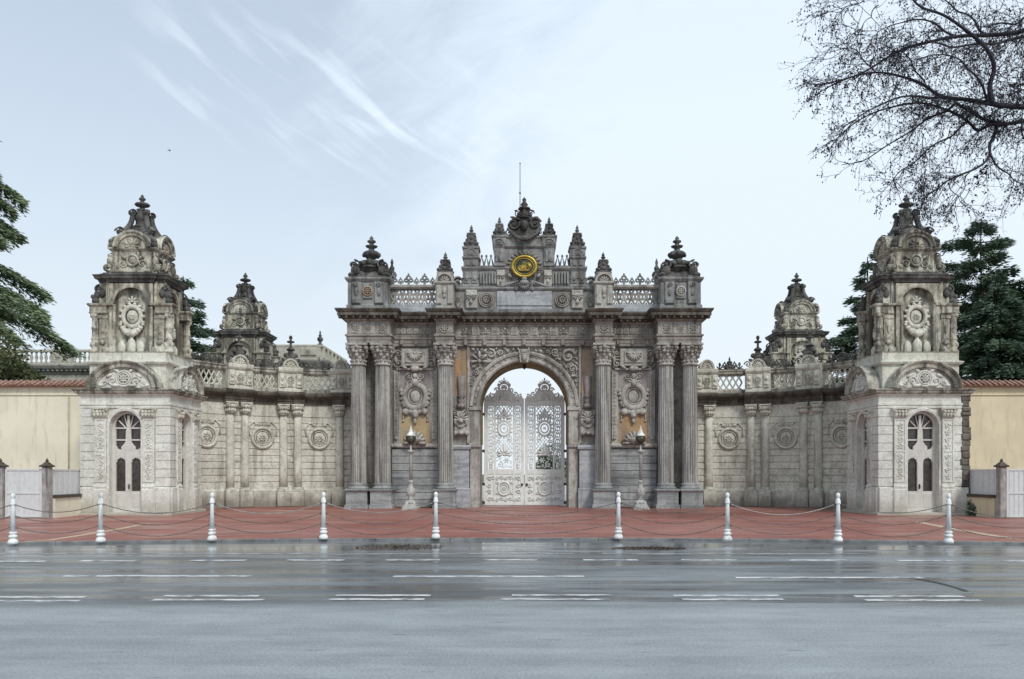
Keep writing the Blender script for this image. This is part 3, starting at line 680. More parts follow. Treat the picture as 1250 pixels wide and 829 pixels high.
for sx in (-1, 1):
    mb = MB(); mb.push(SC(sx, 1, 1))
    mb.plan(rect(3.58, 4.48, -.78, .3), [(.05,10.02),(.05,10.12),(0,10.16),(0,11.25),(.05,11.3),(.1,11.36),(.1,11.44),(.02,11.46)])
    for x in (3.75, 4.31): mb.bbox(x-.13, x+.13, -.86, -.75, 10.3, 11.25, .03)
    mb.blob(4.03, -.8, 10.95, .12, .1, .2); mb.blob(4.03, -.8, 10.7, .09, .08, .12)
    mb.arc(4.03, 11.44, .36, .36, [(0,-.7),(0,-.84),(.1,-.84),(.1,-.7)], 0, PI, 16); mb.box(3.62, 4.44, -.7, .1, 11.44, 11.8); mb.palm(4.03, -.75, 11.46, .3, 7); mb.plan(rect(3.65, 4.41, -.72, .1), [(0,11.8),(.03,11.93)])
    mb.build('attic_pedestal', S_GATE, G)
    mb = MB(); mb.push(SC(sx, 1, 1)); mb.strip(4.48, 6.85, [(.1,10.0),(-.42,10.0),(-.42,10.12),(-.34,10.16),(-.34,10.4),(.02,10.42),(.1,10.42)])
    mb.build('balustrade_base', S_PLAQUE, G)
    mb = MB(); mb.push(SC(sx, 1, 1)); lattice(mb, 4.55, 6.82, 10.42, 11.2, -.2, .36, .055)
    mb.strip(4.48, 6.85, [(-.02,11.18),(-.36,11.18),(-.42,11.26),(-.42,11.36),(-.34,11.4),(-.02,11.4)])
    b = mb.build('balustrade', S_GATE, G)
    mb = MB(); mb.push(SC(sx, 1, 1))
    for i in range(6): trefoil(mb, 4.7+i*.41, -.2, 11.4, .6 if i % 2 else .4)
    mb.build('cresting', S_GATE_DK, b)
    mb = MB()
    for i in range(3):
        x = sx*(1.72+i*.24); mb.tube([(x-.13,.1,12.36),(x-.09,.1,12.6),(x,.1,12.96),(x+.09,.1,12.6),(x+.13,.1,12.36)], .05, 5); mb.blob(x, .1, 12.44, .07, .05, .07); mb.blob(x, .1, 12.98, .06, .06, .08)
    mb.build('pierced_cresting', S_GATE_DK, G)
    # corner block with panel and the big vase on it
    mb = MB(); mb.push(SC(sx, 1, 1)); mb.plan(rect(6.85, 8.86, -1.0, 1.4), [(.06,10.02),(.06,10.2),(0,10.24),(0,11.35),(.06,11.4),(.13,11.5),(.13,11.58),(0,11.62)])
    for x in (7.28, 8.42):
        mb.bbox(x-.24, x+.24, -1.1, -.98, 10.24, 11.36, .03); mb.volute(x, -1.2, -1.05, 11.2, .12, 1); mb.blob(x, -1.1, 10.85, .1, .08, .24); mb.bbox(x-.2, x+.2, -1.16, -1.05, 10.26, 10.5, .03)
    mb.bbox(7.6, 8.1, -1.07, -.98, 10.5, 11.28, .04)
    mb.build('corner_block', S_GATE_DK, G)
    mb = MB(); mb.push(SC(sx, 1, 1)); mb.rosette(7.85, -1.1, 10.88, .24, 8); mb.ring(7.85, -1.08, 10.88, .24, .03, 20, 5); mb.build('rosette', S_AMBER if sx < 0 else S_GATE, G)
    mb = MB(); mb.push(SC(sx, 1, 1)); mb.push(T(7.85, 0, 11.6) @ SC(1.14, 1.05, .87) @ T(-7.85, 0, -11.6)); vx, vy = 7.85, -.1
    mb.plan(rect(vx-.75, vx+.75, vy-.75, vy+.75), [(.1,11.6),(.1,11.68),(-.05,11.75),(-.2,11.95),(-.3,12.1)])
    for e in (-1, 1):
        for f in (-1, 1):
            mb.push(T(vx+e*.6, vy+f*.6, 0)); mb.volute(e*.04, -.13, .13, 12.4, .27, e, PI/2); mb.blob(0, 0, 12.05, .22, .22, .34); mb.blob(e*.14, 0, 11.82, .2, .22, .15); mb.pop()
    mb.lathe(vx, vy, [(.45,11.9),(.6,12.2),(.66,12.5),(.5,12.75),(.26,12.84)], 14)
    for e in (-1, 1): mb.blob(vx+e*.28, vy-.5, 12.5, .26, .2, .13, e*.5)
    mb.blob(vx, vy-.56, 12.3, .34, .2, .1); mb.blob(vx, vy-.6, 12.58, .16, .15, .2)
    mb.lathe(vx, vy, [(.16,12.8),(.12,12.9),(.24,13.0),(.36,13.12),(.39,13.26),(.3,13.36),(.16,13.42),(.11,13.55),(.25,13.64),(.28,13.7),(.1,13.77),(.1,13.86),(.2,13.95),(.18,14.02),(.06,14.08),(.1,14.15),(.02,14.3)], 14)
    for q in range(8):
        a = 2*PI*q/8; mb.blob(vx+.34*math.cos(a), vy+.34*math.sin(a), 13.17, .09, .09, .14)
    mb.build('vase', S_CROWN, G)
    mb = MB(); finial(mb, sx*6.98, .9, 11.6, 1.5, .26); mb.build('back_finial', S_CROWN, G)

# iron gate leaves
for sx in (-1, 1):
    M0 = SC(sx, 1, 1); W = 2.19; y = 2.06
    mb = MB(); mb.push(M0)
    mb.box(.02, W, y, y+.05, .04, 1.85)                     # solid foot panel
    for x0, x1 in ((.02,.2), (.52,.62), (1.55,1.65), (1.97,W)): mb.box(x0, x1, y-.03, y+.08, .04, 5.5)
    for z0, z1 in ((.04,.2), (1.72,1.98), (5.42,5.62)): mb.box(.02, W, y-.025, y+.075, z0, z1)
    mb.prism([(.02,5.5),(W,5.5),(W,5.86),(2.0,5.95),(1.75,5.9),(1.6,6.12),(1.4,6.3),(.8,6.3),(.6,6.12),(.45,5.9),(.2,5.95),(.02,5.8)], y-.01, y+.06)
    leaf = mb.build('gate_leaf', M_IRON, G)
    mb = MB(); mb.push(M0); cx = 1.1                        # pierced tracery
    for x0, x1 in ((.2,.52), (1.65,1.97)):
        c = (x0+x1)/2
        for i in range(9):
            z = 2.45+i*.345; mb.ring(c, y+.02, z, .11, .03, 12, 4); mb.spiral(c-.08, y+.02, z+.17, .085, 1, 1, 1.1, .3, 9); mb.spiral(c+.08, y+.02, z+.17, .085, -1, 2, 1.1, .3, 9)
        mb.tube([(c,y+.02,1.95),(c,y+.02,5.45)], .018, 4)
        for z in (2.1, 2.25): mb.blob(c, y, z, .14, .04, .06, .6); mb.blob(c, y, z, .14, .04, .06, -.6)
    for z0, z1 in ((4.78,5.42), (2.75,3.62)):               # fan lattices
        k = 5
        for i in range(-k, k+1):
            for e in (-1, 1):
                xa = cx+i*.17; xb = xa+e*(z1-z0)*.7
                P = np.array([(xa, z0), (xb, z1)]); 
                t0, t1 = 0., 1.
                lo, hi = .64, 1.55
                d = xb-xa
                ts = sorted(((lo-xa)/d, (hi-xa)/d)); t0 = max(0, ts[0]); t1 = min(1, ts[1])
                if t1-t0 < .08: continue
                q = P[0]+(P[1]-P[0])*t0; w = P[0]+(P[1]-P[0])*t1
                mb.tube([(q[0],y+.02,q[1]),(w[0],y+.02,w[1])], .017, 4)
        mb.palm(cx, y-.02, z0+.02, .42, 7); mb.blob(cx, y, (z0+z1)/2, .09, .04, .22)
        for e in (-1, 1): mb.spiral(cx+e*.3, y, z0+.08, .13, e, 0, 1.2, .28); mb.spiral(cx+e*.32, y, z1-.1, .12, -e, 0, 1.2, .28)
    mb.ring(cx, y-.02, 4.2, .33, .06, 24, 5, 1.2); mb.ring(cx, y-.02, 4.2, .2, .045, 20, 5, 1.2); mb.rosette(cx, y-.03, 4.2, .16, 6, False)
    for e in (-1, 1):
        for z in (3.72, 4.68): mb.spiral(cx+e*.3, y, z, .14, e, 0, 1.2, .3)
        mb.spiral(cx+e*.36, y, 4.45, .09, e); mb.spiral(cx+e*.36, y, 3.95, .09, -e)
    ins = lambda x, z, r: .22 < x-r and x+r < 1.95 and 1.98 < z-r and z+r < 2.75 and not (1.6-.12 < abs(x) < 1.6-.1)
    mb.pack(lambda x, z, r: .64+r < x < 1.54-r and 2.0+r < z < 2.78-r, (.64,1.54,2.0,2.75), y, .2, .05, 3, 500)
    for q in range(16):
        a = 2*PI*q/16; mb.blob(cx+.43*math.cos(a), y, 4.2+.52*math.sin(a), .07, .04, .05, a)
    for c in (.36, 1.81):
        for i in range(18): mb.blob(c+(.1 if i % 2 else -.1), y+.01, 2.37+i*.1725, .055, .03, .05, .7)
    mb.build('tracery', M_IRON, leaf)
    mb = MB(); mb.push(M0)                                  # relief on the foot panel
    for e in (.3, 1.89):
        for i in range(4): mb.spiral(e, y-.04, .4+i*.36, .13, 1 if i % 2 else -1, 0, 1.3, .25)
    for z in (.36, 1.52):
        for i in range(6): mb.spiral(.5+i*.24, y-.04, z, .11, 1 if i % 2 else -1, 0, 1.3, .25)
    mb.ring(cx, y-.03, .94, .32, .06, 26, 5, 1.12); mb.ring(cx, y-.03, .94, .2, .03, 20, 5, 1.12); mb.rosette(cx, y-.03, .94, .18, 8, False)
    for x in (.58, 1.62): mb.strip(x-.02, x+.02, [(y-.04,.56),(y+.02,.56),(y+.02,1.36),(y-.04,1.36)])
    for e in (-1, 1):
        for z in (.66, 1.22): mb.palm(cx+e*.36, y-.03, z, .14, 5)
    mb.build('foot_relief', M_IRON, leaf)
    mb = MB(); mb.push(M0)                                  # crown of the leaf
    mb.ring(cx, y+.02, 6.42, .27, .055, 22, 5, .85); mb.ring(cx, y+.02, 6.42, .15, .03, 16, 4, .85); mb.palm(cx, y+.02, 6.38, .2, 7)
    for e in (-1, 1):
        mb.spiral(cx+e*.38, y+.02, 6.28, .15, e, 0, 1.3, .3); mb.spiral(cx+e*.62, y+.02, 6.02, .15, -e, 1, 1.3, .3); mb.spiral(cx+e*.9, y+.02, 5.92, .14, e, 2, 1.3, .3)
        mb.spiral(cx+e*.2, y+.02, 6.7, .09, e, 0, 1.2, .3); mb.blob(cx+e*.3, y, 6.55, .07, .04, .1)
    mb.palm(cx, y-.02, 5.78, .34, 7); mb.palm(cx, y+.02, 6.7, .2, 5); mb.blob(cx, y+.02, 6.88, .04, .04, .08)
    for e in (-1, 1): mb.spiral(cx+e*.5, y-.02, 5.74, .16, e); mb.spiral(cx+e*.8, y-.02, 5.7, .1, -e)
    mb.build('leaf_crest', M_IRON, leaf)
    mb = MB(); mb.push(M0); mb.lathe(.13, y-.06, [(.03,1.08),(.06,1.1),(.06,1.2),(.03,1.22)], 10); mb.build('handle', M_IRON_DK, leaf)
    mb = MB(); mb.push(M0)
    for z in (.1, 1.1, 2.9, 4.9): mb.box(2.14, 2.3, y-.07, y+.1, z, z+.14)
    mb.build('hinge', M_IRON_DK, leaf)

# ================================================================== PAVILION TOWERS
def make_tower(label):
    tw = thing('pavilion_tower', label, 'tower', (0,0,0), 'pavilion towers of the gateway')
    YC = 1.45
    faces = [(Matrix.Identity(4), 1.85), (T(1.85, YC, 0) @ RZ(PI/2) @ SC(.76,1,1), 1.43)]
    mb = MB(); mb.box(-1.5, 1.5, .36, 2.54, 0, 5); mb.box(-1.85, 1.85, 2.54, 2.9, 0, 5); mb.box(-1.85, -1.49, .36, 2.54, 0, 5)
    for M, half in faces:
        mb.push(M); mb.prism(archpoly(half, 4.6, .66, 3.72, 16), 0, .35)
        mb.arc(0, 3.72, .66, .66, [(0,.0),(0,-.05),(.1,-.07),(.14,-.04),(.14,.01)], 0, PI, 20)
        for e in (-1, 1): mb.box(e*.73-.07, e*.73+.07, -.055, .01, 1.0, 3.72)
        mb.pop()
    for sx in (-1, 1):
        for k in range(9):
            z = 1.22+k*.365
            for y0, y1 in ((-.035, .5), (2.4, 2.935)): mb.box(*sorted((sx*1.28, sx*1.89)), y0, y1, z, z+.335)
    mb.build('wall', S_TOWER, tw)
    mb = MB(); mb.plan(rect(-2.05, 2.05, -.28, 3.1), [(.0,0),(0,.09),(-.02,.11)])
    for M, half in faces:
        mb.push(M); s = 1.88 if half > 1.5 else 1.88
        for e in (-1, 1): mb.bbox(*sorted((e*.68, e*s)), -.1, .02, .1, 1.16, .03); mb.bbox(*sorted((e*.72, e*1.3)), -.17, -.05, .1, 1.1, .03)
        mb.pop()
    mb.build('plinth', S_TOWER, tw)
    for M, half in faces:
        mb = MB(); mb.push(M)
        mb.prism(archpoly2(.64, 3.72), .3, .33); d = mb.build('door_glass', M_GLASS, None); 
        mb = MB(); mb.push(M); y0, y1 = .22, .29
        mb.arc(0, 3.72, .58, .58, [(-.02,y0-.02),(.07,y0-.02),(.07,y1),(-.02,y1)], 0, PI, 20)
        for e in (-1, 1):
            mb.box(*sorted((e*.53, e*.66)), y0-.02, y1, .1, 3.72)
            mb.bbox(*sorted((e*.13, e*.5)), y0-.015, y1, .3, .92, .03)
            for q in range(5):                              # arched heads of the two lower panes
                a = PI*q/4; mb.blob(e*.32+.2*math.cos(a), .255, 2.26+.16*math.sin(a), .05, .03, .04)
            mb.prism([(e*.12,2.2),(e*.15,2.33),(e*.32,2.44),(e*.49,2.33),(e*.54,2.2),(e*.54,2.46),(e*.12,2.46)] if e < 0 else [(.12,2.46),(.54,2.46),(.54,2.2),(.49,2.33),(.32,2.44),(.15,2.33),(.12,2.2)], y0, y1)
            mb.tube([(0,.25,3.55),(e*.42,.25,3.98)], .03, 4, smooth=False); mb.tube([(e*.02,.25,3.55),(e*.2,.25,4.25)], .022, 4, smooth=False)
            mb.prism([(e*.3,2.74),(e*.54,2.74),(e*.54,2.95),(e*.46,2.8)], y0, y1)
        mb.box(-.54, .54, y0, y1, .1, 1.0); mb.box(-.12, .12, y0-.01, y1, .98, 2.5); mb.box(-.54, .54, y0-.005, y1, 2.45, 2.76)
        mb.box(-.54, .54, y0+.02, y1, 3.14, 3.2); mb.box(-.54, .54, y0+.02, y1, 3.64, 3.7); mb.box(-.05, .05, y0, y1, 3.2, 4.2)
        mb.prism([(-.3,2.75),(.3,2.75),(.3,2.88),(.2,2.98),(.12,3.1),(.1,3.6),(-.1,3.6),(-.12,3.1),(-.2,2.98),(-.3,2.88)], y0-.01, y1-.02)
        door = mb.build('door', M_DOOR, tw); d.parent = door; d.name = 'pane'
        mb = MB(); mb.push(M); mb.box(.03, .06, .15, .21, 1.1, 1.3); mb.blob(.045, .14, 1.2, .03); mb.build('handle', M_IRON_DK, door)
        for e in (-1, 1):
            mb = MB(); mb.push(M @ SC(e, 1, 1)); mb.box(.76, 1.25, -.09, .02, 1.1, 4.12); mb.strip(.74, 1.27, [(0,1.1),(-.13,1.1),(-.15,1.2),(-.11,1.28),(0,1.28)])
            for x in (.79, 1.22): mb.box(x-.03, x+.03, -.115, -.08, 1.4, 4.0)
            for z in (1.4, 2.68, 4.0): mb.box(.77, 1.24, -.112, -.08, z-.02, z+.02)
            mb.rinceau_v(.86, 1.15, 1.5, 2.6, -.1, 1); mb.rinceau_v(.86, 1.15, 2.75, 3.9, -.1, 3)
            p = mb.build('pilaster', S_TOWER, tw)
            mb = MB(); mb.push(M @ SC(e, 1, 1)); mb.prism([(.74,4.1),(1.27,4.1),(1.33,4.46),(.68,4.46)], -.15, .02); mb.strip(.66, 1.35, [(0,4.45),(-.22,4.45),(-.22,4.51),(0,4.51)])
            for q in range(4):
                x = .8+q*.137; mb.blob(x, -.17, 4.22, .07, .07, .11); mb.blob(x+.02, -.2, 4.33, .06, .06, .07)
            for x in (.74, 1.27): mb.volute(x, -.24, -.12, 4.4, .08, 1)
            mb.build('capital', S_WALL, p)
        mb = MB(); mb.push(M); n = 24
        P = [(1.45*math.cos(PI*i/n), 5.34+1.08*math.sin(PI*i/n)) for i in range(n+1)][::-1]
        mb.arc(0, 5.33, 1.42, 1.06, [(-.3,-.1),(-.3,-.16),(-.22,-.18),(-.2,-.22),(-.06,-.24),(.0,-.30),(.06,-.33),(.09,-.30),(.09,.3),(-.3,.3)], 0, PI, 30)
        for i in range(27):
            a = PI*(i+.5)/27; mb.blob(1.3*math.cos(a)*.93, -.19, 5.33+.87*math.sin(a)*1.02, .045, .06, .045)
        ped = mb.build('pediment', S_WALL_TOP, tw)
        mb = MB(); mb.push(M); mb.prism(P, -.12, .25); mb.rosette(0, -.16, 5.72, .26, 8); mb.ring(0, -.14, 5.72, .32, .05, 20, 5)
        for e in (-1, 1):
            mb.spiral(e*.48, -.14, 5.62, .2, e); mb.spiral(e*.8, -.14, 5.5, .13, -e); mb.blob(e*.62, -.14, 5.85, .16, .06, .07, -e*.5); mb.blob(e*.35, -.16, 5.44, .2, .06, .07); mb.blob(e*.98, -.14, 5.44, .12, .06, .05)
            mb.blob(e*.3, -.14, 6.05, .15, .06, .07, e*.6)
        mb.build('tympanum_relief', S_TOWER, ped)
    mb = MB(); mb.plan(rect(-1.85, 1.85, 0, 2.9), [(.05,4.5),(.05,4.6),(.08,4.62),(.08,4.7),(.02,4.72),(.02,5.0),(.08,5.03),(.12,5.08)])
    mb.build('entablature', S_TOWER, tw)
    mb = MB(); mb.plan(rect(-1.85, 1.85, 0, 2.9), [(.12,5.08),(.2,5.13),(.22,5.2),(.27,5.25),(.27,5.29),(.05,5.32)])
    mb.build('cornice', S_WALL_TOP, tw)
    mb = MB(); mb.plan(rect(-1.62, 1.62, .18, 2.72), [(.0,5.3),(0,6.33),(.1,6.37),(.14,6.44),(.14,6.48),(.0,6.52),(0,6.86),(.04,6.9)])
    mb.build('upper_plinth', S_WALL, tw)
    # upper stage
    yc_ = 1.35
    MB.BASE = np.array(T(0, yc_, 0) @ SC(1.07, .80, 1) @ T(0, -1.45, 0))
    mb = MB(); yc = 1.45; mb.box(-1.0, 1.0, yc-.95, yc+.95, 6.88, 9.95)
    cor = [(sx, sy) for sx in (-1, 1) for sy in (-1, 1)]
    for sx, sy in cor:
        mb.push(T(0, yc, 0) @ SC(sx, sy, 1))
        mb.box(.98, 1.32, .85, 1.02, 6.88, 9.95); mb.box(.9, 1.02, .9, 1.1, 6.88, 9.95); mb.bbox(1.02, 1.28, .72, .86, 9.05, 9.85, .03)
        mb.bbox(1.0, 1.24, -.3, -.2, 7.1, 7.11, .001) if False else None
        mb.box(.98, 1.3, .84, 1.12, 7.0, 8.56); mb.box(1.03, 1.25, 1.12, 1.15, 7.5, 8.3); mb.box(.94, 1.34, .84, 1.16, 6.9, 7.25); mb.box(.94, 1.34, .84, 1.16, 8.36, 8.5)
        mb.blob(1.14, 1.16, 7.9, .07, .05, .2); mb.blob(1.14, 1.2, 7.34, .12, .08, .12); mb.blob(1.0, 1.22, 7.02, .16, .12, .14)
        mb.plan(rect(.98, 1.64, .72, 1.2), [(0,8.56),(.03,8.6),(.0,8.64),(0,8.84),(.08,8.92),(.08,8.99),(0,9.0)])
        mb.pop()
    mb.build('upper_stage', S_TOWER_TOP, tw)
    for sx, sy in cor:
        M = T(0, yc, 0) @ SC(sx, sy, 1)
        mb = MB(); mb.push(M); x, y = 1.47, 1.04
        mb.lathe(x, y, [(.2,6.9),(.2,7.0),(.14,7.06),(.19,7.18),(.2,7.3),(.13,7.42),(.15,7.46),(.17,7.5),(.13,7.56),(.13,7.9),(.155,7.93),(.155,8.0),(.13,8.03),(.125,8.36),(.15,8.4),(.14,8.44),(.2,8.56)], 12)
        for q in range(6): a = PI*q/3; mb.blob(x+.15*math.cos(a), y+.15*math.sin(a), 8.48, .06, .06, .08); mb.blob(x+.17*math.cos(a), y+.17*math.sin(a), 7.25, .06, .06, .1)
        mb.build('column', S_TOWER_TOP, tw)
        mb = MB(); mb.push(M); mb.blob(1.47, 1.02, 9.12, .16, .16, .16); mb.blob(1.42, 1.0, 9.38, .13, .13, .2); mb.blob(1.55, 1.08, 9.3, .1, .1, .1)
        mb.volute(1.3, .9, 1.1, 9.62, .2, -1, PI/2); mb.blob(1.2, 1.02, 9.45, .14, .14, .2); 
        mb.build('console', S_CROWN, tw)
    ups = [T(0, yc-.95, 0), T(1.0, yc, 0) @ RZ(PI/2) @ SC(.95,1,1), T(-1.0, yc, 0) @ RZ(-PI/2) @ SC(.95,1,1), T(0, yc+.95, 0) @ RZ(PI)]
    for M in ups:
        mb = MB(); mb.push(M)
        mb.prism([(x, z) for x, z in archpoly(.86, 9.85, .62, 9.0, 20)[:]] if False else [(-.86,6.9),(-.68,6.9)]+[(.68*math.cos(PI-PI*i/20), 9.02+.68*math.sin(PI*i/20)) for i in range(21)]+[(.68,6.9),(.86,6.9),(.86,9.85),(-.86,9.85)], -.24, .02)
        mb.arc(0, 9.02, .68, .68, [(-.03,-.2),(-.03,-.28),(.06,-.3),(.1,-.26),(.1,-.2)], 0, PI, 22)
        for e in (-1, 1): mb.box(*sorted((e*.6, e*.7)), -.29, -.2, 6.9, 8.95); mb.bbox(*sorted((e*.68, e*.9)), -.32, -.2, 8.9, 9.06, .02)
        mb.build('niche_frame', S_TOWER_TOP, tw)
        mb = MB(); mb.push(M)
        mb.ring(0, -.1, 8.45, .36, .09, 26, 6, 1.2); mb.blob(0, -.04, 8.45, .26, .08, .32); mb.rosette(0, -.12, 8.45, .2, 8, False)
        for q in range(14): a = 2*PI*q/14; mb.blob(.47*math.cos(a), -.1, 8.45+.55*math.sin(a), .09, .08, .07, a)
        mb.swag(-.45, 8.1, .45, 8.1, .4, .13, -.14, 11); mb.swag(-.35, 8.0, .35, 8.0, .2, .1, -.14, 8)
        mb.blob(0, -.14, 7.6, .09, .08, .2); mb.palm(0, -.1, 9.1, .24, 5)
        for x, h, r in ((-.38, .5, .15), (0, .62, .18), (.38, .5, .15)): mb.lathe(x, -.16, [(r*.6,6.9),(r,6.98),(r*1.05,6.9+h*.6),(r*.7,6.9+h*.85),(r*.3,6.9+h)], 10)
        mb.build('niche_relief', S_WALL, tw)
    MB.BASE = np.array(T(0, yc_, 0) @ SC(1.05, .80, 1) @ T(0, -1.45, 0))
    oct_ = [(1.05,-1.3),(1.35,-1.0),(1.35,1.0),(1.05,1.3),(-1.05,1.3),(-1.35,1.0),(-1.35,-1.0),(-1.05,-1.3)]
    octp = [(x, yc+y*.96) for x, y in [(-.95,-1.26),(.95,-1.26),(.95,-1.1),(1.34,-1.1),(1.34,1.1),(.95,1.1),(.95,1.26),(-.95,1.26),(-.95,1.1),(-1.34,1.1),(-1.34,-1.1),(-.95,-1.1)]]
    mb = MB(); mb.plan(octp, [(-.1,9.88),(0,9.9),(.04,10.0),(.14,10.05),(.16,10.14),(.2,10.18),(.2,10.22),(-.1,10.3),(-.1,10.36)])
    mb.build('main_cornice', S_CROWN, tw)
    MB.BASE = np.array(T(0, yc_, 10.3) @ SC(.97, .80, .945) @ T(0, -1.45, -10.3))
    mb = MB(); R = lambda h: rect(-h, h, yc-h, yc+h)
    mb.plan(R(1.0), [(.1,10.3),(.1,10.42),(.0,10.46),(-.06,10.8),(-.08,11.1),(-.04,11.3),(.02,11.36),(.08,11.42),(.08,11.48),(-.06,11.5)])
    for sx, sy in cor:
        mb.push(T(0, yc, 0) @ SC(sx, sy, 1)); mb.push(T(.98, .98, 0) @ RZ(PI/4))
        mb.volute(.12, -.12, .12, 10.58, .24, 1, PI/2); mb.volute(-.02, -.1, .1, 11.12, .16, -1, -PI/2); mb.blob(.02, 0, 10.85, .15, .14, .26); mb.pop(); mb.pop()
    mb.build('attic', S_TOWER_TOP, tw)
    for k in range(4):
        M = T(0, yc, 0) @ RZ(k*PI/2) @ T(0, -1.0, 0)
        mb = MB(); mb.push(M); mb.ring(0, -.02, 10.9, .24, .06, 20, 6); mb.blob(0, 0, 10.9, .19, .06, .19)
        for e in (-1, 1): mb.spiral(e*.42, .0, 10.75, .18, e); mb.blob(e*.4, 0, 11.05, .16, .07, .07, e*.5); mb.blob(e*.66, .02, 10.62, .1, .07, .12)
        mb.build('roundel', S_TOWER_TOP, tw)
        mb = MB(); mb.push(M); mb.arc(0, 11.49, .76, .68, [(-.16,.02),(-.16,-.1),(-.08,-.12),(-.02,-.18),(.05,-.2),(.07,-.16),(.07,.5),(-.16,.5)], 0, PI, 22)
        mb.prism([(.66*math.cos(PI*i/18), 11.49+.56*math.sin(PI*i/18)) for i in range(19)][::-1], -.02, .5); mb.palm(0, -.04, 11.53, .36, 7); mb.build('arched_gable', S_TOWER_TOP, tw)
    mb = MB(); mb.plan(R(.86), [(0,11.48),(0,11.7),(-.06,12.0),(-.18,12.26),(-.36,12.44),(-.5,12.56),(-.5,12.64),(-.62,12.7)])
    for sx, sy in cor: mb.push(T(0, yc, 0) @ SC(sx, sy, 1)); mb.blob(.92, .92, 11.62, .17, .17, .16); mb.blob(.86, .86, 11.86, .13, .13, .15); mb.blob(.98, .98, 11.78, .1, .1, .1); mb.pop()
    mb.build('cupola', S_CROWN, tw)
    for k in range(4):
        mb = MB(); mb.push(T(0, yc, 0) @ RZ(PI/4+k*PI/2) @ T(0, 0, 0))
        t = np.linspace(0, 1, 9)
        mb.tube(np.column_stack((.95-.52*t-.16*np.sin(PI*t), 0*t, 12.15+1.12*t)), .15-.05*t, 7); mb.volute(.44, -.12, .12, 13.26, .17, -1, PI); mb.volute(.98, -.13, .13, 12.3, .2, 1, 0); mb.blob(.62, 0, 12.35, .2, .16, .2)
        mb.build('scroll_bracket', S_CROWN, tw)
    mb = MB(); mb.lathe(0, yc, [(.4,12.6),(.36,12.72),(.2,12.8),(.3,12.95),(.34,13.1),(.24,13.3),(.2,13.42),(.26,13.48),(.12,13.54),(.1,13.6),(.3,13.66),(.34,13.72),(.28,13.78),(.1,13.84),(.08,13.9),(.15,13.96),(.14,14.02),(.06,14.07),(.08,14.11),(.02,14.2)], 12)
    mb.build('finial', S_CROWN, tw); MB.BASE = np.eye(4)
    return tw
def archpoly2(r, spr, n=16):
    return [(-r, .1)] + [(r*math.cos(PI-PI*i/n), spr+r*math.sin(PI*i/n)) for i in range(n+1)] + [(r, .1)]
TX = 16.76
t1 = make_tower('pale stone pavilion tower with arched white door, standing to the left of the gate')
t1.location = (-TX, 31.0, 0)
for loc, lab in (((TX, 31.0, 0), 'cream grey stone pavilion tower with arched door beside the yellow wall under bare branches'),
                 ((-17.0, 43.6, 0), 'blackened turret top rising behind the curved wall left of the gate'),
                 ((16.6, 43.6, 0), 'blackened turret top rising behind the curved wall right of the gate')):
    t = copy_tree(t1); t.location = loc; t['label'] = lab
    if loc[0] > 0: t.scale = (-1, 1, 1)

tr = [o for o in COL.objects if o.get('label', '').startswith('cream grey stone pavilion')][0]
mb = MB(); rr = random.Random(3); z = 0.
while z < 5.0:
    h = rr.uniform(.16, .3); mb.bbox(-1.9-rr.uniform(.02, .1), -1.58-rr.uniform(-.04, .05), -.075+rr.uniform(-.03, .02), 1.2, z, z+h-.015, .04); z += h
mb.box(-1.92, -1.64, -.045, 1.2, 0, 5.0); mb.build('rough_masonry_edge', S_CORNICE, tr)

# ================================================================== CURVED WALLS
CP = np.array([(-17.9,33.0),(-17.2,34.6),(-16.4,36.1),(-15.3,37.5),(-14.0,38.6),(-12.6,39.3),(-11.0,39.7),(-9.6,39.8),(-8.75,39.8),(-7.5,39.8)])
def cat(P, n=400):
    out = []
    for i in range(1, len(P)-2):
        for t in np.linspace(0, 1, n//len(P), endpoint=False):
            p0, p1, p2, p3 = P[i-1], P[i], P[i+1], P[i+2]
            out.append(.5*(2*p1+(p2-p0)*t+(2*p0-5*p1+4*p2-p3)*t*t+(3*p1-p0-3*p2+p3)*t**3))
    return np.array(out+[P[-2]])
PATH = cat(CP); SEG = np.r_[0, np.cumsum(np.linalg.norm(np.diff(PATH, axis=0), axis=1))]; SL = SEG[-1]
TAN = np.gradient(PATH, axis=0); TAN /= np.linalg.norm(TAN, axis=1)[:,None]
ORG = np.array((-12.5, 39.3))
def warp(V):
    s = V[:,0]; x = np.interp(s, SEG, PATH[:,0]); y = np.interp(s, SEG, PATH[:,1])
    tx = np.interp(s, SEG, TAN[:,0]); ty = np.interp(s, SEG, TAN[:,1])
    return np.column_stack((x - ty*V[:,1]-ORG[0], y + tx*V[:,1]-ORG[1], V[:,2]))
def s_at(off): return float(np.interp(-off, (PATH[:,0]/PATH[:,1]*F), SEG))
W = thing('curved_wall', 'curved coursed stone wall with roundels and pierced parapet, between the gate and the left tower', 'wall', (ORG[0], ORG[1], 0), 'curved walls flanking the gate')
def wbuild(mb, name, mat, parent=W): return mb.build(name, mat, parent, warp)
pr = [(.8,0)]; z = .0
pr += [(-.12,0),(-.12,.86),(-.06,.92),(0,.94)]
z = .96
while z < 4.75: pr += [(0,z+.03),(0,z+.29),(.045,z+.305),(.045,z+.335)]; z += .345
pr += [(0,z+.02),(0,5.4),(.8,5.4)]
mb = MB(); mb.strip(0, SL, pr, 60); wbuild(mb, 'wall', S_WALL)
cprof = [(.7,5.4),(-.06,5.4),(-.06,5.52),(-.1,5.55),(-.1,5.66),(-.2,5.72),(-.3,5.78),(-.42,5.84),(-.46,5.94),(-.46,6.0),(-.2,6.06),(.7,6.06)]
mb = MB(); mb.strip(0, SL, cprof, 60)
pairs = [(359.5, 341.5), (294, 276.5)]
pil = [q for p in pairs for q in p] + [225.]
